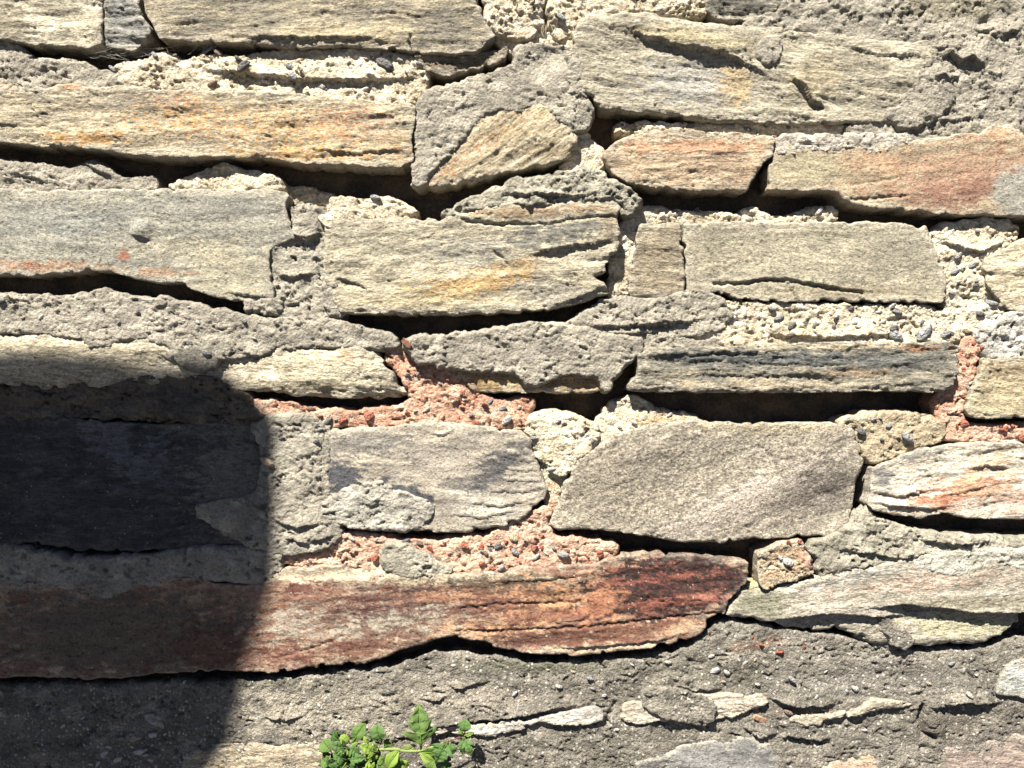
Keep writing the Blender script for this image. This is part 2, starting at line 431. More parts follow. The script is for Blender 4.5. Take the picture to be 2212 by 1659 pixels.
# masonry body behind the face
me = bpy.data.meshes.new('wall_body'); bm = bmesh.new(); bmesh.ops.create_cube(bm, size=1)
for v_ in bm.verts: v_.co = Vector((v_.co.x * 2.24, v_.co.y * .36 + .235, v_.co.z * 1.74 - GZ - .08))
bmesh.ops.bevel(bm, geom=bm.edges[:], offset=.02, segments=2, affect='EDGES')
bm.to_mesh(me); bm.free(); me.materials.append(plain_material('masonry core', (.2, .18, .15), (.3, .27, .22), (30, 30, 30)))
o = bpy.data.objects.new('wall_body', me); col.objects.link(o); o.parent = wall

def stone(poly, H, base, **kw):
    base = tuple(tuple(1.0 * (c + .07 * (sum(b_) / 3 - c)) for c in b_) for b_ in base)
    mat = kw.pop('mat', 'schist')
    return slab('stone', poly, H, base, M[mat], 'stone', wall, **kw)
def mortar(poly, H, base, **kw):
    mat = kw.pop('mat', 'cement')
    return slab('mortar', poly, H, base, M[mat], 'mortar', wall, **kw)

# ------------------------------------------------------------------ stones, course by course from the top
OC = (214, 158, 86); OR = (206, 132, 78)
stone([(-140, -90), (222, -90), (221, 30), (219, 98), (190, 104), (150, 101), (100, 97), (60, 95), (30, 92), (0, 86), (-140, 80)], 12,
      ((226, 210, 172), (214, 198, 160), (180, 168, 138)), label='pale cream stone cut off by the top left corner',
      pats=[(10, 60, 60, 60, 0, (150, 138, 110), .8, .6), (120, 15, 60, 20, 0, (150, 140, 116), .7, .8)])
stone([(229, -90), (224, 27), (221, 98), (256, 105), (296, 110), (305, 98), (330, 72), (325, 57), (315, 47), (303, 20), (298, -90)], 11,
      ((142, 140, 128), (170, 164, 146), (110, 108, 100)), label='small dark grey block between two stones at the top', layers=1.6, rough=1.3)
stone([(305, -90), (310, 22), (327, 50), (340, 72), (348, 88), (400, 90), (460, 92), (540, 95), (600, 101), (680, 103), (740, 101), (830, 106), (888, 109), (915, 116),
       (985, 116), (1030, 112), (1068, 78), (1062, 62), (1045, 37), (1030, -10), (1026, -90)], 14,
      ((184, 168, 132), (160, 148, 122), (200, 182, 140)), ang=3, label='long brown grey stone along the top edge',
      pats=[(960, 60, 90, 50, 0, (138, 130, 112), .75, .7), (760, 75, 160, 22, 0, (205, 185, 142), .6, .6), (560, 30, 120, 30, 0, (150, 140, 116), .5, .8)],
      ledges=[([(460, 74), (600, 84), (720, 82), (880, 92)], 3.0, 30)], cracks=[([(886, 78), (889, 112)], 4, 3)])
stone([(1520, -90), (1705, -90), (1704, 15), (1635, 37), (1590, 50), (1540, 42), (1523, 15)], 9, ((176, 166, 140), (130, 124, 106), (196, 184, 156)),
      label='stone showing only its lower edge at the top', layers=1.6, rough=1.4, pats=[(1600, 5, 80, 22, 0, (96, 92, 80), .8, .5)])
stone([(1254, 37), (1244, 61), (1237, 88), (1234, 128), (1237, 158), (1251, 189), (1281, 216), (1298, 233), (1340, 240), (1400, 243), (1466, 253), (1560, 262), (1635, 266),
       (1700, 268), (1830, 266), (1905, 265), (1950, 243), (1982, 232), (1982, 209), (1994, 175), (1992, 152), (2012, 142), (2028, 118), (2034, 98), (2019, 88), (1905, 84),
       (1820, 72), (1770, 62), (1726, 72), (1685, 57), (1568, 52), (1466, 40), (1400, 28), (1349, 25), (1322, 30), (1290, 26), (1268, 28)], 15,
      ((190, 178, 146), (176, 164, 134), (205, 192, 158)), ang=-6, label='large pale stone with hollows near the top right', er=12, eh=4, rough=1.15,
      ledges=[([(1335, 62), (1389, 80), (1466, 100), (1517, 108), (1567, 118), (1601, 135), (1642, 155), (1675, 176)], 6.5, 26),
              ([(1706, 168), (1736, 189), (1753, 219), (1790, 234)], 6.5, 26), ([(1800, 90), (1900, 120), (2010, 118)], 2.6, 25)],
      bumps=[(1480, 70, 170, 30, -10, 3.0), (1500, 170, 110, 55, 0, -4.0), (1690, 130, 50, 45, 0, 3), (1730, 95, 40, 20, 20, -4), (1880, 170, 90, 60, 0, 2.5), (1780, 225, 70, 30, 0, -4)],
      pats=[(1490, 178, 120, 52, 0, (182, 177, 166), .6, .9), (1590, 180, 40, 50, 20, (196, 164, 104), .6, .7), (1500, 85, 150, 22, -8, (196, 178, 130), .6, .5),
            (1760, 170, 70, 50, 20, (196, 178, 136), .7, .7), (1960, 110, 50, 30, 0, (214, 200, 166), .6, .6), (1840, 130, 60, 30, 0, (158, 148, 122), .6, .7)])
stone([(-140, 178), (0, 179), (34, 182), (67, 192), (111, 189), (135, 176), (202, 188), (276, 185), (337, 190), (472, 195), (573, 199), (674, 203), (745, 205), (782, 212),
       (867, 216), (895, 226), (899, 236), (890, 297), (895, 337), (890, 350), (867, 362), (800, 362), (745, 358), (700, 356), (640, 352), (573, 342), (472, 340), (404, 342),
       (337, 340), (270, 333), (202, 322), (152, 316), (101, 318), (34, 311), (0, 307), (-140, 304)], 16,
      ((204, 184, 142), (184, 169, 136), (218, 196, 150)), ang=2.5, label='long stone speckled with orange lichen', rough=1.1,
      pats=[(380, 245, 120, 45, 0, OC, .85, 1.3), (560, 270, 170, 45, 0, OC, .8, 1.4), (180, 300, 90, 14, 0, (214, 160, 84), .8, 1.0), (700, 300, 120, 40, 0, OC, .75, 1.4),
            (370, 215, 60, 18, 0, OR, .8, 1.4), (760, 260, 90, 40, 0, OR, .7, 1.5), (620, 335, 160, 16, 0, (214, 164, 92), .8, 1.1), (860, 320, 40, 40, 0, OC, .6, 1.4),
            (150, 183, 50, 10, 0, (220, 150, 96), .8, .8), (20, 183, 40, 8, 0, (226, 170, 110), .8, .8), (250, 215, 200, 26, 0, (150, 142, 122), .5, .9)],
      cracks=[([(0, 272), (80, 276), (140, 282)], 1.5, 2.5)], ledges=[([(640, 318), (760, 332), (850, 326), (885, 320)], 2.5, 20)])
stone([(1163, 221), (1184, 229), (1204, 249), (1227, 263), (1249, 293), (1245, 322), (1230, 342), (1200, 352), (1136, 364), (1069, 378), (1018, 394), (951, 404), (900, 404),
       (880, 399), (894, 387), (921, 374), (941, 350), (975, 323), (995, 297), (1018, 266), (1045, 239), (1086, 229), (1130, 227)], 13,
      ((205, 184, 142), (188, 168, 126), (216, 198, 160)), ang=33, label='wedge shaped stone with slanting grain set in grey mortar', tilt=(1.0, -.5), rough=1.15, er=14, eh=5,
      pats=[(1120, 260, 70, 20, 30, (200, 156, 92), .6, 1.2), (960, 375, 60, 16, 30, (196, 130, 84), .7, 1.3), (1030, 320, 60, 20, 30, (196, 140, 88), .7, 1.4), (1180, 240, 30, 15, 0, (224, 196, 140), .6, .6)],
      bumps=[(1150, 345, 90, 22, 12, -4)])
stone([(1301, 334), (1325, 310), (1349, 293), (1400, 284), (1466, 280), (1568, 285), (1670, 292), (1678, 300), (1669, 334), (1642, 364), (1623, 398), (1616, 414), (1584, 410),
       (1534, 412), (1466, 412), (1423, 407), (1372, 398), (1342, 386), (1325, 374), (1307, 354)], 17,
      ((206, 178, 136), (194, 164, 124), (214, 192, 152)), label='orange tinted brown stone right of the wedge shaped one', ang=2,
      pats=[(1500, 318, 160, 14, 0, (206, 146, 104), .7, 1.0), (1420, 300, 90, 10, 0, (222, 196, 158), .7, .6), (1560, 350, 90, 20, 0, (178, 150, 118), .6, .9)])
stone([(1669, 334), (1682, 310), (1709, 315), (1804, 313), (1888, 310), (1972, 300), (2107, 286), (2157, 266), (2212, 286), (2340, 300), (2340, 466), (2212, 468), (2141, 464), (2040, 464),
       (1972, 459), (1932, 451), (1870, 448), (1840, 440), (1822, 428), (1805, 413), (1750, 413), (1659, 411), (1664, 395), (1659, 364)], 16,
      ((192, 168, 128), (184, 156, 118), (204, 182, 142)), mat='smooth', ang=5, rough=.65, layers=.6, label='stone stained rusty red at the right edge',
      pats=[(1730, 365, 110, 45, 0, (184, 172, 134), .8, .3), (2080, 380, 190, 60, 12, (184, 142, 110), .7, .8), (2090, 415, 130, 34, 10, (160, 112, 90), .7, .8), (2150, 285, 110, 14, 5, (222, 176, 132), .8, .6),
            (2205, 420, 70, 70, 30, (172, 166, 146), .95, .3), (1900, 350, 80, 30, 0, (196, 152, 112), .6, .8), (1900, 440, 60, 10, 0, (196, 182, 140), .7, .4)],
      cracks=[([(1840, 432), (1900, 428), (1960, 422)], 2.5, 2.2), ([(1840, 398), (1900, 392), (1950, 380)], 1.5, 2)])
stone([(-140, 408), (0, 408), (236, 408), (371, 406), (590, 408), (617, 413), (625, 425), (618, 450), (624, 472), (634, 495), (637, 515), (600, 530), (582, 546), (581, 560), (586, 596),
       (594, 645), (594, 652), (522, 651), (455, 642), (415, 626), (398, 614), (337, 611), (293, 605), (256, 592), (202, 584), (135, 592), (34, 599), (0, 594), (-140, 592)], 14,
      ((178, 170, 144), (166, 160, 138), (192, 182, 152)), mat='smooth', label='broad grey green stone at the left with rust spots below', rough=.68, layers=.6,
      pats=[(90, 576, 150, 14, 0, (200, 150, 106), .65, 1.0), (340, 588, 60, 9, 0, (206, 154, 108), .6, 1.0), (70, 575, 26, 9, 0, (186, 112, 82), .7, .7), (265, 552, 12, 14, 0, (190, 110, 74), .8, .8),
            (500, 600, 100, 60, 0, (190, 178, 142), .6, .7), (150, 480, 190, 40, 0, (166, 164, 150), .6, .6), (430, 540, 130, 30, 0, (196, 180, 140), .4, .8), (250, 500, 420, 100, 0, (120, 117, 106), .4, 1.3), (480, 450, 150, 30, 0, (150, 146, 132), .6, .8)],
      bumps=[(305, 497, 22, 18, 20, 5)], ledges=[([(280, 506), (300, 512), (325, 518)], 3, 12), ([(480, 632), (540, 640), (590, 642)], 2.5, 14)])
stone([(704, 466), (745, 462), (790, 468), (830, 470), (880, 468), (950, 472), (988, 462), (1052, 441), (1113, 436), (1170, 441), (1237, 435), (1305, 425), (1328, 426), (1343, 445), (1343, 505),
       (1335, 545), (1318, 555), (1312, 584), (1285, 600), (1312, 610), (1322, 626), (1316, 634), (1258, 654), (1187, 670), (1069, 678), (968, 680), (867, 682), (780, 678), (735, 676),
       (726, 660), (710, 630), (700, 600), (699, 540), (700, 500)], 17,
      ((196, 182, 146), (182, 170, 138), (214, 198, 160)), ang=4, label='large layered stone with orange streaks in the middle', er=12, eh=4,
      pats=[(1200, 505, 130, 30, 12, (122, 120, 110), .8, .8), (1000, 545, 120, 30, 0, (166, 160, 142), .6, .8), (1010, 615, 120, 30, 10, (214, 172, 100), .75, .9), (1100, 590, 80, 25, 20, (200, 160, 100), .6, 1.0),
            (1150, 455, 170, 14, 3, (186, 150, 108), .7, .7), (900, 650, 170, 16, 0, (206, 186, 140), .6, .8), (760, 500, 60, 30, 0, (176, 166, 140), .6, .8), (1210, 640, 110, 30, -15, (168, 158, 136), .8, .5),
            (1320, 480, 25, 40, 0, (150, 132, 102), .7, .6), (960, 590, 120, 14, 0, (226, 210, 172), .6, .8)],
      cracks=[([(998, 472), (1015, 482), (1039, 479), (1069, 485), (1120, 482), (1187, 485), (1237, 472), (1288, 468), (1342, 468)], 4, 2.6), ([(1070, 545), (1100, 572)], 3, 2.6), ([(1320, 560), (1270, 565)], 3, 3)],
      ledges=[([(1140, 552), (1204, 536), (1300, 524), (1335, 520)], 5, 30), ([(720, 600), (770, 612), (800, 628)], 3, 20), ([(1190, 662), (1260, 640), (1315, 614)], 3, 30)],
      bumps=[(1260, 590, 60, 20, 0, 2.5)])
stone([(1377, 484), (1470, 480), (1474, 520), (1478, 560), (1480, 600), (1478, 640), (1440, 645), (1360, 640), (1354, 620), (1362, 580), (1372, 530)], 10,
      ((174, 156, 122), (160, 144, 114), (190, 172, 136)), label='small upright brown block beside a long grey stone', rough=.9)
stone([(1474, 483), (1560, 477), (1700, 480), (1850, 478), (1930, 480), (2005, 488), (2012, 510), (2030, 560), (2045, 600), (2048, 640), (2040, 653), (1990, 655), (1900, 653), (1800, 650), (1700, 653),
       (1600, 647), (1545, 632), (1487, 640), (1484, 600), (1478, 540)], 12,
      ((188, 176, 142), (178, 166, 136), (198, 184, 148)), mat='smooth', label='long flat grey stone with a cracked lower edge', rough=.6, layers=.5,
      pats=[(1540, 520, 50, 40, 0, (164, 152, 122), .5, .8), (1830, 630, 190, 16, 0, (172, 156, 118), .6, .7), (1700, 560, 150, 40, 0, (196, 184, 150), .5, .7), (1760, 560, 320, 90, 0, (124, 118, 100), .4, 1.3), (1950, 540, 70, 50, 0, (166, 158, 132), .6, .8), (1530, 505, 60, 24, 0, (150, 140, 118), .6, .8)],
      cracks=[([(1544, 613), (1608, 613), (1655, 604), (1706, 606), (1746, 614), (1804, 625), (1864, 632)], 4.5, 2.6), ([(1709, 626), (1728, 655)], 3, 2.2), ([(1530, 540), (1550, 570)], 1.5, 2)],
      ledges=[([(1560, 612), (1655, 603), (1740, 612), (1860, 631)], 2.5, 25)])
stone([(2340, 490), (2212, 512), (2150, 545), (2127, 560), (2124, 583), (2132, 616), (2157, 645), (2164, 666), (2212, 674), (2340, 676)], 12,
      ((226, 208, 164), (206, 188, 146), (232, 216, 176)), label='cream stone cut off by the right edge', ang=4)
stone([(-140, 715), (0, 714), (50, 717), (100, 719), (135, 716), (175, 720), (210, 735), (280, 730), (360, 725), (400, 740), (470, 766), (530, 765), (556, 761), (590, 748), (660, 741), (745, 746), (810, 751),
       (823, 771), (843, 795), (860, 829), (884, 842), (885, 857), (816, 862), (732, 862), (650, 857), (600, 853), (539, 846), (495, 840), (455, 832), (400, 828), (300, 830), (150, 838), (80, 840),
       (0, 832), (-140, 830)], 13,
      ((218, 202, 164), (204, 188, 150), (230, 216, 180)), mat='slate', ang=-3, label='long cream stone pinched in the middle, left side', er=40, eh=13,
      pats=[(140, 745, 200, 26, 0, (226, 208, 168), .6, .5), (700, 800, 120, 40, 0, (216, 200, 160), .5, .5), (620, 840, 150, 12, 0, (176, 158, 116), .5, .6), (750, 765, 14, 22, 0, (214, 170, 110), .6, .6)],
      bumps=[(460, 800, 120, 45, 0, -7), (720, 795, 110, 45, 0, 5), (100, 770, 160, 40, 0, 3)], layers=.8)
stone([(985, 800), (1106, 792), (1230, 798), (1301, 808), (1305, 845), (1258, 850), (1136, 849), (1028, 849), (1009, 832)], 10,
      ((206, 166, 104), (196, 150, 92), (214, 182, 126)), label='narrow ochre stone under a grey mortar patch', pats=[(1150, 848, 150, 10, 0, (206, 186, 146), .7, .5)])
stone([(1372, 760), (1400, 747), (1466, 748), (1550, 745), (1700, 741), (1804, 738), (1972, 738), (2063, 739), (2076, 751), (2073, 791), (2063, 833), (2040, 848), (1905, 846), (1702, 849), (1466, 848),
       (1354, 846), (1358, 830), (1380, 790)], 18,
      ((164, 154, 128), (142, 136, 118), (188, 172, 138)), mat='slate', ang=1, rough=1.3, layers=1.4, label='long dark streaked stone above a deep shadow at the right',
      pats=[(1700, 775, 300, 17, 0, (112, 116, 110), .85, .7), (1500, 765, 100, 15, 0, (112, 112, 104), .7, .7), (1960, 782, 110, 24, 0, (128, 126, 116), .7, .7), (1650, 832, 260, 12, 0, (198, 178, 140), .6, .7),
            (1800, 748, 260, 8, 0, (206, 188, 148), .7, .5), (1990, 752, 60, 8, 0, (204, 140, 92), .7, .7), (1850, 805, 80, 10, 0, (196, 160, 116), .5, .9)],
      ledges=[([(1400, 770), (1500, 764), (1600, 760), (1700, 762)], 3, 10), ([(1620, 784), (1760, 790), (1860, 786)], 2.5, 9), ([(1480, 808), (1640, 812), (1800, 806)], 2, 10)])
stone([(2125, 772), (2340, 770), (2340, 903), (2212, 903), (2141, 905), (2092, 902), (2084, 880), (2100, 838), (2117, 810)], 15,
      ((204, 184, 138), (190, 170, 128), (214, 196, 152)), ang=-2, label='tan stone at the right edge framed by salmon mortar', pats=[(2180, 800, 60, 15, 0, (166, 142, 104), .6, .7)])
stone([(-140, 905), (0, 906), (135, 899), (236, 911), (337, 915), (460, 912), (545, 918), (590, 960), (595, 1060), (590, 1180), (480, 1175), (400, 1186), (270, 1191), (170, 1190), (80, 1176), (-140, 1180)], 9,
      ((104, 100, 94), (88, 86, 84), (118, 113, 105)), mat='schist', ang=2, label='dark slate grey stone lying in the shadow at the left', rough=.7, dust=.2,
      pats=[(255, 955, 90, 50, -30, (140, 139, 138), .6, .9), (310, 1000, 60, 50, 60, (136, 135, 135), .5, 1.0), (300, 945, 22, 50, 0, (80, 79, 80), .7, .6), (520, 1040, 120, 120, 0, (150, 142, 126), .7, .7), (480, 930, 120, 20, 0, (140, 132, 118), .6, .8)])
stone([(690, 928), (732, 923), (816, 923), (934, 909), (1035, 918), (1086, 926), (1126, 930), (1146, 947), (1156, 977), (1170, 1014), (1183, 1054), (1180, 1071), (1153, 1098), (1130, 1122), (1086, 1138),
       (1002, 1151), (934, 1149), (867, 1145), (790, 1142), (732, 1135), (705, 1120), (690, 1060), (678, 1000)], 11,
      ((188, 173, 145), (172, 160, 138), (202, 188, 160)), mat='smooth', label='rounded grey stone with blue black blotches in the middle', er=16, eh=5, rough=.75, layers=.6,
      pats=[(1065, 1015, 75, 36, 38, (104, 101, 99), .9, .8), (735, 1035, 62, 42, 0, (94, 95, 98), .95, .7), (872, 1066, 62, 24, -20, (88, 91, 96), .95, .7), (1000, 1040, 50, 20, 30, (140, 132, 120), .7, .9), (800, 960, 110, 22, 5, (140, 134, 126), .6, .8),
            (1135, 965, 30, 25, 0, (120, 116, 112), .7, .6), (960, 1000, 90, 40, 0, (186, 172, 150), .6, .6), (1060, 1100, 110, 30, -18, (206, 196, 172), .6, .5)],
      ledges=[([(1080, 990), (1120, 994), (1165, 1000)], 1.6, 6), ([(1075, 1010), (1120, 1016), (1172, 1018)], 1.6, 6), ([(1075, 1035), (1125, 1038), (1178, 1040)], 2, 7), ([(1040, 1058), (1110, 1064), (1180, 1058)], 2, 7),
              ([(1000, 1085), (1080, 1094), (1160, 1078)], 2, 8), ([(960, 1112), (1040, 1118), (1130, 1100)], 2, 8), ([(920, 935), (950, 942), (985, 930)], 2, 8)])
stone([(1290, 962), (1330, 935), (1400, 915), (1466, 905), (1530, 908), (1635, 910), (1804, 908), (1844, 926), (1857, 953), (1868, 997), (1854, 1048), (1850, 1099), (1840, 1130), (1804, 1158), (1682, 1166),
       (1600, 1170), (1554, 1176), (1466, 1174), (1405, 1163), (1338, 1150), (1237, 1146), (1200, 1150), (1184, 1130), (1197, 1100), (1204, 1085), (1217, 1041), (1237, 997), (1270, 973)], 12,
      ((196, 181, 150), (182, 168, 140), (208, 193, 164)), mat='granular', ang=18, label='big coarse grained boulder like stone, lower right of centre', er=12, eh=3.5, rough=.95, layers=.25,
      pats=[(1770, 1070, 120, 80, 25, (152, 140, 122), .85, .6), (1330, 1030, 120, 70, 0, (176, 162, 136), .7, .8), (1460, 970, 130, 30, 10, (164, 152, 130), .6, .9), (1530, 1040, 360, 140, 0, (112, 105, 96), .5, 1.3), (1590, 1085, 230, 36, 27, (216, 199, 176), .7, .9), (1640, 1100, 160, 50, 10, (200, 184, 160), .6, .6), (1650, 920, 180, 16, 0, (196, 178, 138), .6, .5)],  # grey lower right patch also paints in the hollow's shade
      cracks=[([(1641, 962), (1660, 978), (1668, 995), (1680, 1005)], 2.2, 2.2)], bumps=[(1640, 1060, 190, 40, 30, 4.0), (1790, 1100, 95, 55, 20, -9)], grow=-2)
stone([(1881, 1003), (1911, 997), (1982, 967), (2040, 957), (2124, 950), (2188, 948), (2212, 955), (2340, 950), (2340, 1124), (2212, 1126), (2073, 1121), (2022, 1115), (1989, 1123), (1921, 1114), (1869, 1101),
       (1873, 1080), (1876, 1061), (1881, 1021)], 15,
      ((228, 210, 178), (214, 198, 168), (236, 222, 194)), ang=6, label='cream stone with orange red veins, right edge', rough=1.1, grow=-3,
      pats=[(2080, 1060, 130, 28, 12, (216, 152, 108), .8, 1.0), (2030, 1085, 60, 16, 0, (204, 120, 84), .6, 1.0), (2130, 1010, 80, 22, 30, (218, 178, 128), .6, .8), (1905, 1030, 26, 30, 0, (140, 136, 128), .85, .5), (1990, 975, 60, 14, 10, (170, 164, 150), .8, .6),
            (2190, 1080, 60, 30, 0, (222, 170, 140), .6, .8)],
      ledges=[([(1890, 1066), (1950, 1070), (2010, 1062)], 3.5, 10), ([(1874, 1086), (1940, 1092), (2000, 1100), (2060, 1096)], 3, 12), ([(2090, 1012), (2140, 1006), (2180, 1014)], 3, 16), ([(2020, 1076), (2090, 1060), (2140, 1046)], 2, 12)])
stone([(-140, 1262), (0, 1259), (88, 1257), (150, 1268), (250, 1268), (340, 1248), (430, 1246), (480, 1262), (560, 1262), (598, 1238), (620, 1226), (680, 1222), (745, 1222), (800, 1230), (900, 1240), (1000, 1240),
       (1086, 1238), (1126, 1222), (1204, 1222), (1285, 1218), (1322, 1204), (1403, 1191), (1466, 1199), (1517, 1198), (1600, 1208), (1619, 1216), (1620, 1236), (1608, 1268), (1574, 1299), (1567, 1325), (1522, 1338),
       (1528, 1352), (1525, 1360), (1512, 1372), (1466, 1389), (1406, 1399), (1320, 1410), (1237, 1418), (1153, 1412), (1069, 1402), (1035, 1386), (968, 1375), (900, 1395), (857, 1408), (816, 1428), (766, 1439),
       (732, 1435), (674, 1442), (590, 1454), (505, 1450), (404, 1452), (337, 1457), (270, 1466), (189, 1469), (101, 1462), (0, 1466), (-140, 1466)], 15,
      ((182, 144, 110), (158, 114, 88), (206, 176, 138)), mat='smooth', ang=4, dust=.5, label='very long rust red and maroon stone running from the left edge', rough=.8, layers=1.1,
      pats=[(250, 1370, 330, 110, 0, (132, 118, 98), .85, .6), (460, 1400, 120, 60, 0, (134, 86, 66), 1.6, .9), (700, 1240, 180, 20, 0, (226, 204, 164), .9, .6), (1000, 1250, 220, 14, 2, (208, 190, 150), .85, .7),
            (760, 1325, 190, 60, 8, (172, 158, 136), .6, 1.0), (700, 1320, 150, 40, 8, (150, 92, 68), 1.6, 1.15), (850, 1345, 150, 34, 8, (178, 166, 140), .85, 1.0), (640, 1340, 60, 30, 10, (186, 172, 146), .8, 1.0), (980, 1390, 120, 12, 5, (196, 172, 134), .7, 1.0), (620, 1420, 60, 30, 0, (140, 76, 62), 1.7, 1.1),
            (650, 1272, 46, 14, 5, (118, 58, 48), 1.85, .8), (800, 1390, 120, 30, 12, (132, 80, 62), 1.7, 1.15), (880, 1300, 150, 30, 8, (110, 68, 62), 1.75, 1.15), (1000, 1280, 120, 20, 4, (196, 140, 100), 1.6, 1.1),
            (1080, 1262, 120, 22, 0, (104, 86, 70), 1.75, 1.1), (1190, 1300, 150, 40, 6, (208, 152, 104), .75, 1.1), (1060, 1310, 110, 30, 8, (122, 76, 64), 1.7, 1.15), (1080, 1365, 120, 24, 0, (212, 164, 118), .75, 1.1), (1200, 1330, 130, 16, 4, (150, 92, 70), 1.65, 1.15),
            (1160, 1380, 120, 26, 0, (116, 70, 60), 1.75, 1.15), (1420, 1222, 90, 14, 8, (180, 104, 76), .8, .9), (1350, 1365, 170, 30, 8, (138, 84, 62), 1.75, 1.0), (1462, 1262, 225, 78, 6, (72, 53, 50), 1.96, .5), (1300, 1300, 50, 40, 50, (206, 140, 96), .75, .9),
            (1460, 1300, 150, 14, 6, (172, 104, 82), .8, 1.1), (1420, 1250, 110, 9, 6, (176, 104, 80), 1.7, 1.1), (1530, 1285, 70, 9, 6, (190, 128, 100), 1.7, 1.1), (1480, 1262, 190, 60, 6, (140, 82, 66), .6, 1.25), (1480, 1355, 60, 14, 10, (210, 170, 130), .8, .8), (1320, 1400, 220, 10, 3, (214, 190, 150), .85, .6), (1590, 1216, 36, 9, 0, (216, 182, 148), .8, .5), (60, 1265, 120, 14, 0, (176, 160, 132), .7, .6)],
      cracks=[([(995, 1316), (1069, 1305), (1170, 1304), (1254, 1302)], 2.2, 2.2), ([(988, 1363), (1069, 1363), (1187, 1358), (1271, 1353), (1477, 1332), (1560, 1322)], 3.0, 2.4), ([(640, 1410), (690, 1395), (740, 1375)], 1.8, 2.2)],
      ledges=[([(1160, 1402), (1300, 1396), (1420, 1384), (1510, 1362)], 3, 10), ([(1040, 1236 + 24), (1180, 1250), (1290, 1240)], 1.6, 12), ([(1180, 1346), (1260, 1338), (1290, 1310)], 1.8, 14)])
stone([(1566, 1330), (1574, 1309), (1608, 1268), (1655, 1276), (1702, 1262), (1770, 1245), (1837, 1228), (1972, 1200), (2080, 1180), (2212, 1170), (2340, 1170), (2340, 1325), (2212, 1310), (2204, 1343), (2168, 1368),
       (2134, 1390), (2073, 1394), (1955, 1396), (1881, 1392), (1841, 1368), (1804, 1364), (1736, 1362), (1635, 1340)], 13,
      ((196, 182, 156), (180, 170, 144), (208, 194, 166)), mat='slate', ang=6, label='wavy grey stone with a hollowed underside at the lower right', er=16, eh=6, rough=.9, layers=.9, wob=4,
      pats=[(1640, 1300, 70, 40, 0, (150, 146, 116), .8, .4), (2010, 1255, 180, 20, 5, (208, 172, 144), .5, .9), (2080, 1350, 140, 34, 0, (198, 190, 146), .7, .5), (1850, 1240, 120, 20, 15, (176, 170, 154), .6, .6), (2080, 1300, 160, 16, 0, (146, 136, 104), .6, .6)],
      ledges=[([(1640, 1350), (1720, 1332), (1800, 1324), (1850, 1328), (1900, 1330), (1980, 1330)], 7, 50), ([(1850, 1312), (1960, 1304), (2040, 1314), (2110, 1322), (2180, 1320), (2330, 1316)], 9, 55)],
      bumps=[(1790, 1355, 60, 16, 0, -2), (1900, 1350, 60, 30, -20, 2), (2050, 1375, 90, 16, 0, 3)])
stone([(938, 1590), (941, 1572), (995, 1568), (1029, 1565), (1157, 1551), (1221, 1538), (1285, 1525), (1305, 1538), (1310, 1553), (1278, 1566), (1227, 1573), (1167, 1560), (1120, 1580), (1069, 1593), (1045, 1592), (1022, 1586)], 13,
      ((216, 204, 182), (204, 194, 176), (226, 216, 196)), ang=10, label='thin white sliver of stone above the weed', g=2.4)
stone([(1335, 1548), (1349, 1518), (1370, 1515), (1400, 1520), (1470, 1500), (1547, 1498), (1650, 1500), (1665, 1519), (1618, 1536), (1584, 1553), (1530, 1558), (1466, 1556), (1430, 1560), (1365, 1568)], 13,
      ((216, 198, 166), (206, 188, 158), (224, 208, 180)), ang=6, label='thin cream sliver of stone half hidden by cement', g=2.4)
stone([(1706, 1558), (1720, 1545), (1770, 1545), (1824, 1536), (1847, 1532), (1888, 1508), (1938, 1514), (1989, 1525), (1938, 1530), (1888, 1538), (1861, 1546), (1824, 1550), (1777, 1557), (1770, 1573), (1736, 1568)], 13,
      ((206, 190, 156), (190, 176, 144), (216, 202, 170)), ang=14, label='splintered tan sliver of stone at the lower right', g=2.4)
stone([(2151, 1501), (2161, 1454), (2174, 1437), (2212, 1425), (2340, 1420), (2340, 1512), (2212, 1511)], 14, ((204, 202, 182), (184, 184, 168), (216, 212, 194)), mat='slate', ang=5, label='pale greenish stone corner at the right edge, near the bottom')
stone([(1340, 1800), (1370, 1650), (1466, 1612), (1600, 1590), (1670, 1602), (1690, 1640), (1705, 1800)], 11.0, ((160, 155, 144), (144, 140, 130), (172, 166, 152)), mat='smooth', label='grey blue stone surfacing at the bottom edge', er=46, eh=7, rough=.8)
stone([(1735, 1800), (1775, 1655), (1830, 1637), (1880, 1622), (1920, 1627), (1938, 1645), (1965, 1800)], 11.0, ((214, 178, 136), (200, 170, 136), (226, 200, 160)), label='peach coloured stone surfacing at the bottom edge', er=46, eh=7)
stone([(2026, 1800), (2032, 1640), (2036, 1605), (2070, 1598), (2110, 1610), (2212, 1585), (2340, 1580), (2340, 1800)], 11.0, ((182, 158, 136), (168, 148, 130), (196, 172, 148)), label='pinkish brown stone in the bottom right corner', er=46, eh=7, rough=.8)
stone([(370, 1800), (395, 1632), (430, 1612), (520, 1605), (620, 1605), (720, 1612), (745, 1800)], 11.0, ((200, 180, 142), (186, 166, 130), (212, 194, 158)), mat='slate', label='tan stone at the bottom edge left of the weed', er=46, eh=7, ang=1)
stone([(895, 118), (985, 116), (1040, 112), (1102, 98), (1092, 130), (1030, 150), (960, 165), (925, 160), (908, 140)], 8, ((150, 130, 96), (124, 108, 82), (168, 148, 112)), label='brown stone set back under the long top stone', rough=1.6, ang=12)
stone([(298, 1540), (340, 1543), (359, 1580), (330, 1570)], 12, ((176, 170, 162), (160, 156, 150)), label='pale flake in the shaded concrete', g=2.2, er=6)
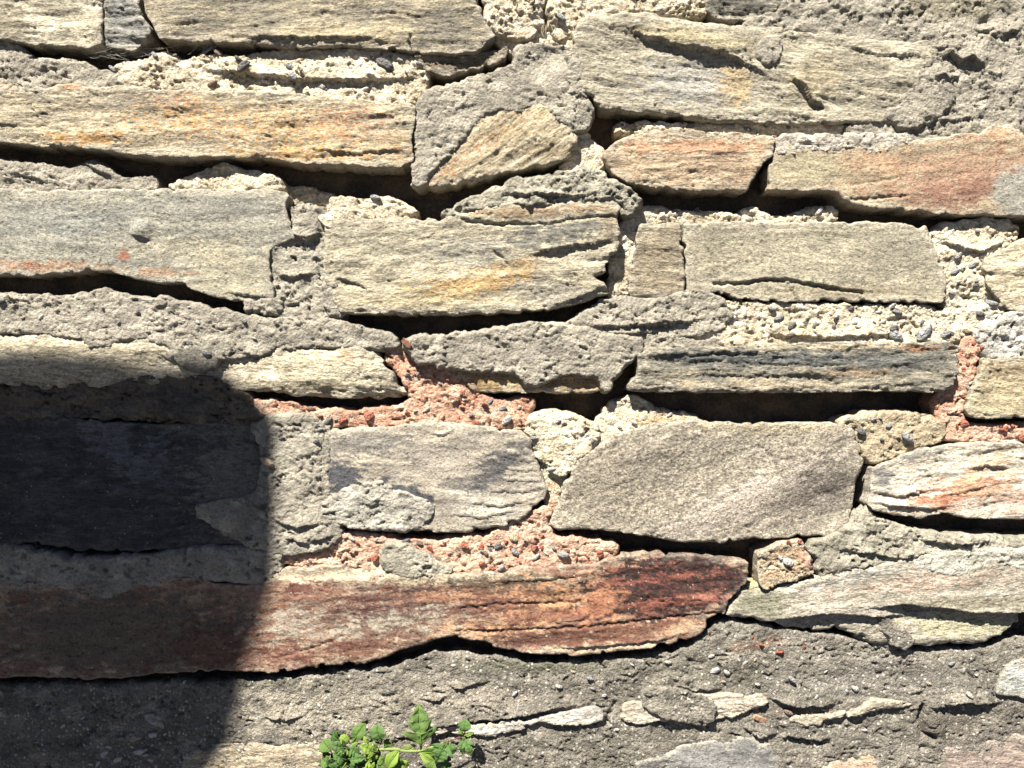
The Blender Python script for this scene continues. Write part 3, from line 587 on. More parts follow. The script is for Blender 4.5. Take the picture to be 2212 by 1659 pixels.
stone([(240, 1597), (285, 1583), (307, 1595), (285, 1604)], 12, ((168, 150, 132), (150, 136, 122)), label='brownish flake in the shaded concrete', g=2.2, er=6)

# ------------------------------------------------------------------ mortar
MT = {}
def mo(key, *a, **k): MT[key] = mortar(*a, **k)
mo('A', [(-140, 96), (0, 92), (60, 112), (50, 136), (130, 128), (182, 135), (210, 152), (240, 160), (276, 172), (280, 187), (200, 194), (-140, 187)], 6, GREY, label='grey mortar under the top left stones')
mo('B', [(240, 158), (262, 137), (303, 131), (335, 115), (371, 118), (411, 131), (450, 124), (480, 118), (553, 125), (600, 108), (745, 108), (820, 110), (880, 118), (912, 135), (925, 170), (915, 200), (895, 226),
         (740, 218), (500, 205), (280, 195)], 6, TAN, mat='lime', label='bright sandy mortar band under the long top stone', ledges=[([(420, 148), (520, 160), (620, 172), (760, 176), (900, 172)], 7, 24)], rough=1.2)
mo('C', [(898, 240), (905, 215), (928, 187), (990, 184), (1022, 164), (1089, 150), (1109, 130), (1116, 100), (1150, 92), (1230, 97), (1240, 150), (1260, 200), (1286, 229), (1266, 278), (1236, 280), (1212, 255),
         (1175, 235), (1100, 232), (1050, 244), (1020, 272), (990, 312), (930, 376), (905, 402), (893, 390), (897, 300)], 14, GREY, label='smooth grey cement filling around the wedge shaped stone', rough=.75, eh=6,
   bumps=[(1180, 130, 60, 40, 0, -5), (1225, 250, 40, 40, 0, 3), (1200, 110, 30, 16, 0, -5)])
mo('C2', [(1225, 268), (1262, 285), (1290, 318), (1305, 340), (1300, 368), (1250, 372), (1205, 366), (1240, 340)], 4, TAN, mat='lime', rough=.6)
mo('T1', [(1035, -80), (1175, -80), (1174, 45), (1157, 62), (1137, 86), (1105, 80), (1070, 68), (1050, 40)], 8, TAN, mat='lime', label='lump of sandy mortar at the top, middle', rough=1.5, eh=7)
mo('T2', [(1182, -80), (1250, -80), (1252, 44), (1238, 78), (1200, 84), (1184, 50)], 5, CREAM, mat='lime', rough=1.4, eh=6)
mo('T3', [(1060, 60), (1140, 70), (1240, 72), (1250, 110), (1200, 120), (1110, 118), (1080, 100)], 0, TAN, mat='lime')
mo('T4', [(1240, -80), (1545, -80), (1535, 15), (1505, 34), (1400, 28), (1330, 24), (1290, 30), (1250, 48)], 8, TAN, mat='lime', rough=1.3, label='crumbly mortar above the large pale stone')
mo('TR', [(1600, 60), (1640, 38), (1700, 20), (1705, -80), (2340, -80), (2340, 310), (2210, 293), (2160, 275), (2090, 293), (2000, 306), (1900, 318), (1840, 312), (1825, 278), (1900, 250), (1960, 235), (1960, 100), (1800, 90)],
   12, GREY, label='wide grey cement patch in the top right corner', rough=1.15,
   pats=[(2050, 10, 120, 40, 0, (160, 150, 116), .5, .5)],
   bumps=[(2080, 100, 55, 28, 0, 4), (2030, 162, 30, 12, 0, 4), (2185, 30, 16, 26, 0, -7), (2130, 45, 22, 10, 30, -6)],
   ledges=[([(2024, 112), (2034, 124), (2052, 118), (2070, 134), (2092, 126), (2112, 142), (2130, 130)], 7, 22), ([(1985, 164), (2005, 174), (2030, 168), (2055, 176), (2080, 160)], 6, 14), ([(1900, 240), (1950, 246), (2010, 222)], 3, 14), ([(2100, 62), (2160, 80), (2212, 60)], 3.5, 16), ([(1980, 255), (2060, 262), (2130, 250)], 3, 14)])
mo('dab', [(1636, 104), (1655, 84), (1682, 81), (1689, 111), (1669, 147), (1645, 130)], 20, GREY, depth=5, en=.6, label='dab of mortar stuck on the large pale stone')
mo('F', [(1338, 290), (1330, 268), (1400, 266), (1480, 270), (1560, 266), (1640, 262), (1700, 262), (1800, 264), (1845, 285), (1835, 310), (1700, 306), (1560, 290)], 6, TAN, mat='lime', rough=1.3)
mo('F2', [(1675, 302), (1700, 290), (1800, 292), (1950, 290), (1978, 302), (1936, 316), (1930, 322), (1880, 326), (1810, 320), (1705, 330), (1682, 330)], 17, ((206, 194, 170), (194, 182, 160), (216, 204, 180)), eh=5, en=1.2, depth=-10, label='ragged mortar lip on top of the rusty stone')
mo('G', [(-140, 345), (0, 344), (67, 354), (120, 366), (165, 357), (190, 344), (236, 362), (250, 388), (330, 382), (336, 405), (240, 414), (-140, 416)], 6, GREY, label='grey mortar ridge between two left stones',
   ledges=[([(20, 372), (80, 388), (140, 398)], 3, 14), ([(180, 352), (215, 370), (245, 385)], 4, 16)])
mo('G2', [(350, 410), (428, 376), (468, 352), (505, 360), (560, 376), (604, 392), (612, 412), (480, 416)], 6, TAN, mat='lime', rough=1.2, label='sandy mortar hump on the broad grey stone')
mo('H', [(628, 455), (660, 440), (706, 455), (712, 500), (706, 600), (716, 640), (745, 684), (700, 694), (640, 692), (596, 684), (584, 640), (576, 560), (600, 533), (637, 515)], 10, GREY, rough=1.2,
   label='grey mortar column between two large stones', ledges=[([(630, 508), (660, 520), (695, 505)], 6, 22), ([(588, 590), (630, 600), (690, 590)], 4, 16)])
mo('I', [(700, 474), (715, 432), (745, 424), (790, 440), (830, 425), (870, 437), (908, 466), (850, 480), (760, 478)], 4, TAN, mat='lime')
mo('I2', [(600, 405), (680, 410), (730, 430), (715, 470), (640, 445)], -8, TAN, mat='lime')
mo('J', [(1040, 420), (1086, 400), (1136, 381), (1197, 377), (1254, 361), (1298, 364), (1328, 394), (1384, 421), (1384, 446), (1350, 470), (1338, 436), (1328, 425), (1237, 437), (1153, 443), (1120, 440), (1050, 447), (960, 467), (951, 462), (985, 442)],
   17, GREYG, rough=1.5, eh=8, label='ragged grey mortar ridge over the large layered stone', ledges=[([(1060, 418), (1150, 420), (1240, 424), (1320, 412)], 5, 18)])
mo('K', [(1342, 470), (1400, 440), (1470, 462), (1530, 455), (1600, 470), (1618, 440), (1650, 466), (1720, 468), (1760, 446), (1800, 452), (1808, 478), (1700, 488), (1560, 486), (1470, 488), (1380, 490), (1370, 580), (1350, 645), (1308, 645), (1325, 560)],
   2, TAN, mat='lime', rough=1.3, label='sandy mortar running down beside the small upright block')
mo('K2', [(2005, 495), (2060, 482), (2120, 474), (2165, 472), (2202, 497), (2195, 515), (2150, 548), (2124, 565), (2124, 595), (2162, 650), (2168, 700), (2130, 742), (2050, 745), (2046, 650), (2030, 560)], 6, CREAM, mat='lime', rough=1.2,
   label='cream pebbly mortar at the right of the long flat stone', ledges=[([(2020, 520), (2110, 545), (2180, 520)], 5, 20)])
mo('L', [(1480, 660), (1560, 652), (1700, 660), (1850, 660), (2040, 664), (2062, 700), (2078, 738), (1960, 742), (1800, 746), (1650, 750), (1550, 750), (1470, 725)], 9, TAN, mat='lime', rough=1.15,
   label='pebbly sandy mortar band under the long flat stone', ledges=[([(1640, 722), (1750, 730), (1880, 726), (1960, 718)], 5, 20)])
mo('M', [(1215, 704), (1270, 667), (1320, 645), (1400, 643), (1480, 650), (1560, 662), (1590, 690), (1540, 712), (1470, 732), (1380, 732), (1300, 722), (1230, 714)], 12, GREY, rough=1.2,
   label='grey mortar under the small upright block', ledges=[([(1240, 700), (1320, 706), (1420, 702), (1530, 690)], 6, 20), ([(1260, 720), (1350, 722), (1430, 716)], 4, 12)])
mo('N', [(-140, 642), (0, 635), (60, 640), (180, 640), (200, 625), (290, 640), (380, 648), (470, 670), (560, 690), (600, 690), (700, 695), (740, 700), (830, 720), (862, 740), (830, 756), (745, 750), (660, 745), (600, 752), (560, 765),
         (500, 774), (450, 770), (420, 762), (390, 742), (330, 732), (290, 728), (232, 747), (205, 754), (183, 740), (172, 724), (100, 722), (0, 714), (-140, 718)], 13, GREY, rough=.95, eh=5,
   label='wide band of grey mortar above the pinched cream stone', pats=[(250, 690, 200, 40, 0, (190, 178, 156), .5, .5)])
mo('N2', [(360, 760), (400, 735), (450, 760), (470, 780), (420, 790), (380, 785)], 12, GREY, depth=-5)
mo('O', [(868, 745), (900, 722), (960, 730), (1040, 715), (1100, 705), (1200, 695), (1290, 720), (1382, 730), (1389, 745), (1374, 770), (1347, 792), (1332, 802), (1322, 832), (1308, 854), (1300, 818), (1250, 802), (1200, 807), (1165, 830),
         (1140, 832), (1105, 800), (1060, 804), (1000, 794), (940, 787), (908, 782), (888, 765)], 18, GREY, rough=.95, eh=8, label='large ragged grey cement patch in the middle of the wall')
mo('O2', [(1290, 728), (1400, 722), (1500, 735), (1562, 742), (1550, 750), (1400, 752), (1370, 765)], 12, GREY)
mo('P', [(520, 874), (556, 867), (640, 879), (745, 889), (823, 881), (884, 876), (892, 852), (875, 829), (852, 795), (830, 768), (843, 750), (870, 760), (900, 771), (920, 790), (950, 790), (990, 798), (1002, 815), (1026, 850), (1052, 862), (1086, 866),
         (1130, 857), (1155, 869), (1138, 906), (1135, 926), (1086, 926), (1035, 916), (968, 911), (867, 919), (799, 924), (732, 917), (690, 914), (650, 903), (590, 908), (560, 897)], 6, RED, mat='red', rough=1.1, label='salmon red brick dust mortar in the middle of the wall')
mo('Q', [(1133, 930), (1153, 893), (1187, 886), (1271, 910), (1295, 920), (1295, 955), (1240, 1000), (1220, 1026), (1204, 1024), (1163, 994), (1153, 953)], 10, CREAM, mat='lime', rough=1.2, label='cream mortar wedge between two big stones', eh=7)
mo('Q2', [(1160, 985), (1200, 1010), (1225, 1020), (1218, 1050), (1200, 1090), (1180, 1085), (1186, 1050)], 4, ((214, 204, 166), (200, 190, 156)), mat='lime')
mo('R', [(1296, 893), (1332, 869), (1359, 856), (1392, 869), (1433, 893), (1520, 903), (1520, 925), (1400, 935), (1338, 958), (1285, 972)], 5, CREAM, mat='lime', rough=1.1, label='cream mortar under the ochre stone', pats=[(1430, 910, 60, 20, 0, (220, 184, 136), .7, .6)])
mo('S', [(1830, 930), (1815, 903), (1905, 891), (1972, 893), (2031, 903), (2050, 950), (1985, 960), (1972, 973), (1905, 993), (1875, 1000), (1858, 960)], 9, ((204, 184, 146), (192, 172, 136), (214, 196, 160)), mat='lime', rough=.9, label='sandy mortar wedge with a blue pebble')
mo('T', [(2073, 750), (2093, 729), (2117, 738), (2122, 757), (2106, 781), (2109, 802), (2095, 839), (2075, 886), (2085, 922), (2141, 925), (2212, 918), (2340, 915), (2340, 948), (2212, 948), (2157, 953), (2073, 953), (2044, 945), (2024, 886), (2018, 866),
         (2051, 842), (2064, 812), (2070, 785)], 9, RED, mat='red', rough=1.15, label='salmon red mortar strip at the right edge', en=.8)
mo('U', [(2118, 696), (2160, 678), (2340, 676), (2340, 782), (2212, 778), (2140, 778), (2122, 757), (2112, 735)], 10, ((206, 198, 178), (192, 184, 166), (216, 208, 190)), rough=1.2, label='pale grey mortar at the right edge')
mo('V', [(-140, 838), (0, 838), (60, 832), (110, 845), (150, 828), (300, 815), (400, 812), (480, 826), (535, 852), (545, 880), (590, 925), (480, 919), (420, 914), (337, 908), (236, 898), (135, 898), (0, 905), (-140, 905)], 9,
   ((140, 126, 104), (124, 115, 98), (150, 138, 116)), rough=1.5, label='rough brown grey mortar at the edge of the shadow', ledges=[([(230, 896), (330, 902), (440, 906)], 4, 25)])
mo('W', [(530, 922), (590, 898), (640, 898), (695, 912), (692, 960), (684, 1000), (696, 1060), (712, 1120), (735, 1140), (735, 1162), (690, 1187), (600, 1199), (560, 1187), (480, 1150), (410, 1100), (470, 1085), (540, 1080), (572, 1020), (565, 960)], 14, GREY,
   rough=.95, label='grey mortar crossing the edge of the shadow', ledges=[([(590, 1128), (650, 1140), (700, 1130)], 4, 20), ([(600, 1160), (660, 1172), (725, 1160)], 4, 14)])
mo('Z20', [(700, 1085), (755, 1052), (818, 1040), (850, 1068), (905, 1073), (932, 1095), (916, 1142), (850, 1149), (760, 1140), (700, 1130)], 14, ((192, 184, 162), (180, 172, 152), (202, 194, 172)), depth=-5, eh=6, en=1.2, label='mortar smeared over the rounded grey stone')
mo('X', [(1173, 1095), (1190, 1105), (1185, 1140), (1199, 1164), (1285, 1171), (1334, 1181), (1327, 1200), (1285, 1222), (1204, 1226), (1126, 1224), (1086, 1238), (1035, 1238), (988, 1234), (940, 1218), (880, 1228), (830, 1233), (740, 1224), (680, 1222),
         (608, 1218), (603, 1200), (625, 1190), (690, 1165), (732, 1157), (782, 1154), (850, 1164), (900, 1171), (985, 1167), (1052, 1160), (1103, 1137), (1153, 1110)], 8, ((230, 190, 154), (224, 174, 140), (236, 202, 168)), mat='red', rough=1.0,
   label='salmon mortar full of brick chips above the long red stone')
mo('X2', [(1176, 1100), (1180, 1060), (1195, 1030), (1208, 1040), (1198, 1085), (1192, 1110)], 4, RED, mat='red')
mo('blob', [(821, 1184), (867, 1169), (886, 1184), (923, 1204), (966, 1225), (966, 1237), (921, 1250), (873, 1247), (824, 1233)], 16, GREYG, depth=-5, eh=6, rough=1.1, label='blob of grey cement on the salmon mortar')
mo('Y', [(-140, 1182), (0, 1177), (84, 1198), (168, 1211), (303, 1204), (388, 1194), (455, 1181), (539, 1188), (573, 1198), (606, 1196), (603, 1228), (585, 1257), (539, 1267), (472, 1250), (371, 1250), (286, 1267), (249, 1291), (209, 1294), (179, 1270), (145, 1270),
         (94, 1260), (-140, 1263)], 15, GREY, rough=.85, eh=6, label='grey mortar band inside the shadow')
mo('Z', [(1860, 1105), (1900, 1128), (1990, 1150), (2080, 1160), (2212, 1163), (2340, 1163), (2340, 1230), (2212, 1222), (2100, 1242), (2020, 1237), (1975, 1217), (1905, 1217), (1840, 1227), (1800, 1245), (1772, 1237), (1765, 1210), (1745, 1178), (1800, 1160), (1842, 1130)],
   13, GREYG, rough=1.35, label='lumpy greenish cement above the wavy stone', ledges=[([(1800, 1186), (1880, 1196), (1940, 1208), (2010, 1196)], 5, 20), ([(1960, 1160), (2060, 1176), (2150, 1172)], 4, 16)], pats=[(2120, 1210, 120, 30, 0, (200, 194, 172), .6, .4)])
MT['Frag'] = slab('mortar', [(1635, 1198), (1658, 1186), (1682, 1171), (1712, 1168), (1730, 1164), (1744, 1182), (1753, 1200), (1758, 1240), (1722, 1256), (1696, 1262), (1655, 1276), (1640, 1262), (1638, 1232)], 15,
    ((206, 180, 140), (194, 166, 128), (218, 194, 156)), M['red'], 'stone', wall, label='chunk of tan and pink mortar wedged by the tip of the red stone', er=7, eh=3, rough=2.2, layers=.2, en=.7,
    pats=[(1742, 1195, 18, 46, 10, (220, 158, 126), .7, .7), (1700, 1215, 16, 10, 0, (236, 222, 196), .9, .6)])
mo('Frag2', [(1580, 1290), (1640, 1262), (1660, 1275), (1610, 1320)], 6, ((190, 184, 138), (170, 164, 124)), mat='lime')
# thin smears where the pointing laps over the stones
SM = dict(depth=-6, eh=4, er=14, en=1.35, rough=.8)
mortar([(1905, 246), (1958, 218), (1984, 160), (2000, 140), (2050, 140), (2070, 230), (1960, 276)], 16.5, GREY, **SM)
mortar([(1950, 1212), (2080, 1192), (2212, 1185), (2340, 1185), (2340, 1236), (2200, 1232), (2120, 1250), (2030, 1238)], 15.5, ((202, 195, 172), (190, 183, 160), (212, 205, 184)), **SM)
mortar([(680, 916), (714, 930), (704, 1000), (714, 1080), (690, 1095), (672, 1000)], 12.5, GREY, **SM)
mortar([(168, 713), (235, 720), (242, 742), (206, 758), (184, 742)], 15.5, GREY, **SM)
mortar([(336, 722), (420, 732), (478, 768), (446, 802), (392, 790), (366, 760)], 14.5, GREY, **SM)
mortar([(1436, 642), (1500, 626), (1556, 640), (1575, 662), (1480, 670)], 12.5, GREY, **SM)
mortar([(690, 458), (760, 452), (812, 466), (770, 482), (702, 490)], 17.0, TAN, mat='lime', **SM)
mortar([(520, 650), (560, 640), (604, 646), (604, 672), (540, 676)], 14.5, GREY, **SM)
mortar([(1232, 110), (1256, 118), (1252, 168), (1268, 206), (1240, 210), (1224, 160)], 16.0, GREY, **SM)
mortar([(700, 596), (722, 606), (740, 650), (742, 682), (704, 680)], 16.5, GREY, **SM)
mortar([(1846, 1128), (1872, 1098), (1886, 1110), (1880, 1140), (1850, 1160)], 12.5, GREYG, **SM)
mortar([(-140, 186), (-20, 184), (70, 190), (110, 200), (40, 204), (-140, 200)], 16.5, GREY, **SM)
mortar([(1892, 1328), (1912, 1325), (1952, 1362), (1978, 1394), (1946, 1400), (1915, 1372)], 17, CONC, mat='concrete', **SM)
# concrete at the foot of the view
mo('conc', [(-150, 1482), (200, 1484), (500, 1476), (640, 1468), (780, 1452), (880, 1436), (960, 1408), (1080, 1425), (1200, 1440), (1400, 1424), (1500, 1404), (1530, 1366), (1560, 1346), (1620, 1350), (1700, 1368), (1840, 1382), (1900, 1402), (2000, 1408),
            (2130, 1408), (2180, 1383), (2340, 1375), (2340, 1810), (-150, 1810)], 9, CONC, mat='concrete', rough=.85, label='dark speckled concrete along the bottom of the view',
   pats=[(1150, 1440, 200, 16, 0, (120, 120, 92), .6, .6), (680, 1540, 190, 60, 0, (186, 174, 148), .7, .8), (950, 1500, 240, 40, 0, (176, 164, 140), .6, .9), (1900, 1470, 200, 50, 0, (160, 152, 136), .6, .9), (1500, 1450, 260, 24, 0, (124, 118, 98), .5, .9), (1250, 1620, 260, 40, 0, (140, 131, 112), .6, .9), (2080, 1560, 120, 50, 0, (132, 122, 106), .6, .9), (1640, 1390, 60, 14, 10, (160, 116, 88), .5, .9), (1590, 1360, 60, 20, 0, (176, 168, 146), .6, .5), (1750, 1540, 70, 10, 0, (158, 120, 92), .5, .8),
         (560, 1475, 200, 14, 0, (124, 122, 96), .5, .5)],
   ledges=[([(820, 1606), (880, 1592), (940, 1570), (985, 1562), (1020, 1556), (1100, 1550), (1180, 1534), (1280, 1520)], 7, 40), ([(962, 1478), (1000, 1488), (1030, 1474), (1060, 1474)], 4, 16), ([(905, 1508), (950, 1513), (970, 1502)], 3.5, 14),
           ([(1470, 1486), (1500, 1492), (1560, 1486)], 4, 18), ([(1655, 1506), (1720, 1526), (1810, 1522)], 8, 34), ([(2000, 1528), (2075, 1516), (2160, 1522)], 8, 34), ([(1680, 1590), (1730, 1594), (1770, 1602), (1805, 1588)], 5, 22),
           ([(1600, 1568), (1640, 1592), (1680, 1586)], 4, 20), ([(570, 1550), (620, 1556), (660, 1545)], 4, 14), ([(300, 1600), (400, 1590), (480, 1570)], 3, 20)],
   cracks=[([(1992, 1524), (1988, 1560), (1996, 1586), (2018, 1592)], 8, 5), ([(1300, 1540), (1310, 1560), (1318, 1566)], 4, 4), ([(1330, 1520), (1316, 1546), (1312, 1566)], 4, 5), ([(820, 1606), (760, 1600), (700, 1585)], 3, 3)],
   bumps=[(2020, 1560, 24, 36, 0, 5)])
mo('cover', [(1380, 1496), (1460, 1492), (1545, 1518), (1552, 1538), (1530, 1567), (1480, 1567), (1440, 1547), (1400, 1536)], 16, CONC, mat='concrete', depth=-5, eh=4, label='patch of concrete crossing the cream sliver')
mo('cover2', [(1840, 1370), (1900, 1330), (1960, 1372), (1950, 1400), (1890, 1395)], 9, CONC, mat='concrete', depth=-10, eh=5)

# ------------------------------------------------------------------ the wall beyond the picture
R = random.Random(3)
def far_band(ua, ub, va, vb, ja=0, jb=0):
    v = va
    while v < vb - 10:
        hgt = R.uniform(70, 240)
        if v + hgt > vb - 70: hgt = vb - v
        e0 = ua + R.uniform(-1, 0) * ja; e1 = ub + R.uniform(0, 1) * jb; u = e0
        while u < e1 - 60:
            w = R.uniform(.9, 3.6) * hgt + R.uniform(60, 260)
            if u + w > e1 - 130: w = e1 - u
            j = lambda q: R.uniform(-q, q)
            q = min(26, hgt * .16); g_ = R.uniform(4, 16)
            p = [(u + g_, v + 8 + j(q)), (u + w * R.uniform(.2, .4), v + 6 + j(q)), (u + w * R.uniform(.6, .8), v + 6 + j(q)), (u + w - g_, v + 8 + j(q)), (u + w - g_ + j(q), v + hgt * R.uniform(.3, .7)), (u + w - g_ - R.uniform(0, 30), v + hgt - 12 + j(q * .6)),
                 (u + w * .6, v + hgt - 12 + j(q)), (u + w * .3, v + hgt - 12 + j(q)), (u + g_ + R.uniform(0, 30), v + hgt - 12 + j(q * .6)), (u + g_ + j(q), v + hgt * R.uniform(.3, .7))]
            b = R.choice([((190, 176, 142), (174, 162, 134), (204, 190, 152)), ((176, 168, 146), (160, 152, 134), (190, 180, 156)), ((206, 186, 146), (190, 168, 128), (216, 198, 160)), ((186, 176, 150), (150, 144, 128), (200, 188, 156)), ((196, 166, 128), (182, 148, 112), (208, 184, 146))])
            stone(p, R.uniform(9, 19), b, g=11, persp=False, ang=R.uniform(-5, 7), depth=-10, mat=R.choice(('schist', 'smooth', 'slate')))
            u += w
        v += hgt
far_band(-1400, -145, -92, 1792, 0, 75); far_band(2350, 3600, -92, 1792, 70, 0)
far_band(-1400, 3600, -1000, -98); far_band(-1400, 3600, 1798, 2900)
print('slabs done', len(bpy.data.objects))

# ------------------------------------------------------------------ pebbles and brick chips in the mortar
def ico(name, mat, sd, flat=(1, .7, .6)):
    bm = bmesh.new(); bmesh.ops.create_icosphere(bm, subdivisions=2, radius=1)
    rr = random.Random(sd)
    o3 = Vector((rr.random() * 9, rr.random() * 9, rr.random() * 9))
    from mathutils import noise as mn
    for v_ in bm.verts:
        f = 1 + .28 * mn.noise(v_.co * 1.1 + o3) + .1 * mn.noise(v_.co * 2.6 + o3)
        v_.co = Vector((v_.co.x * flat[0], v_.co.y * flat[1], v_.co.z * flat[2])) * f
    for f in bm.faces: f.smooth = True
    me = bpy.data.meshes.new(name); bm.to_mesh(me); bm.free(); me.materials.append(mat); return me
def chip(name, mat, sd):
    rr = random.Random(sd); bm = bmesh.new()
    for i in range(11): bm.verts.new(Vector((rr.uniform(-1, 1), rr.uniform(-.7, .7), rr.uniform(-.75, .75))).normalized() * rr.uniform(.75, 1.05))
    bmesh.ops.convex_hull(bm, input=bm.verts[:])
    bmesh.ops.bevel(bm, geom=bm.edges[:], offset=.08, segments=1, affect='EDGES')
    me = bpy.data.meshes.new(name); bm.to_mesh(me); bm.free(); me.materials.append(mat); return me
def pm(name, c, c2): return plain_material(name, tuple(alb(c)), tuple(alb(c2)), (2.2, 2.2, 2.2), .8, .05)
PM = {'b': pm('blue grey pebble', (160, 160, 154), (186, 183, 172)), 'd': pm('dark pebble', (112, 110, 104), (146, 142, 132)), 'w': pm('white pebble', (232, 224, 206), (204, 196, 178)),
      't': pm('tan pebble', (200, 172, 130), (222, 198, 158)), 'r': pm('red brick chip', (194, 102, 72), (212, 132, 98)), 'o': pm('orange brick chip', (206, 118, 80), (186, 92, 66)), 'n': pm('brown pebble', (150, 120, 96), (176, 150, 122))}
PME = {k: [ico('pebble', m_, 5 * i + 1 + ord(k)) if k not in 'ro' else chip('pebble', m_, 5 * i + ord(k)) for i in range(4)] for k, m_ in PM.items()}
count = [0]
def pebble(o, u, v, r, kind, rnd=random, flat=.65):
    s_ = surf(o, u, v)
    if s_ is None: return
    h, k = s_
    me = rnd.choice(PME[kind])
    p = bpy.data.objects.new('brick_chip' if kind in 'ro' else 'pebble', me); col.objects.link(p); p.parent = o
    w = Vector(((u - CX) * S * k, -(h * .001 + r * S * .3), (CY - v) * S * k))
    p.location = w - WL[o.name]
    p.rotation_euler = (rnd.uniform(-.4, .4), rnd.uniform(-.9, .9), rnd.uniform(-.4, .4))
    r *= 1.22; p.scale = (r * S, r * S * flat, r * S * rnd.uniform(.7, .95)); count[0] += 1
def PT(c, r, pts): # tile coordinates to tracing units
    ox, oy = (0, 731.9, 1466.6)[c], (0, 548.9, 1099.9)[r]
    return [(ox + x * .337, oy + y * .337, rr * .337, k) for x, y, rr, k in pts]
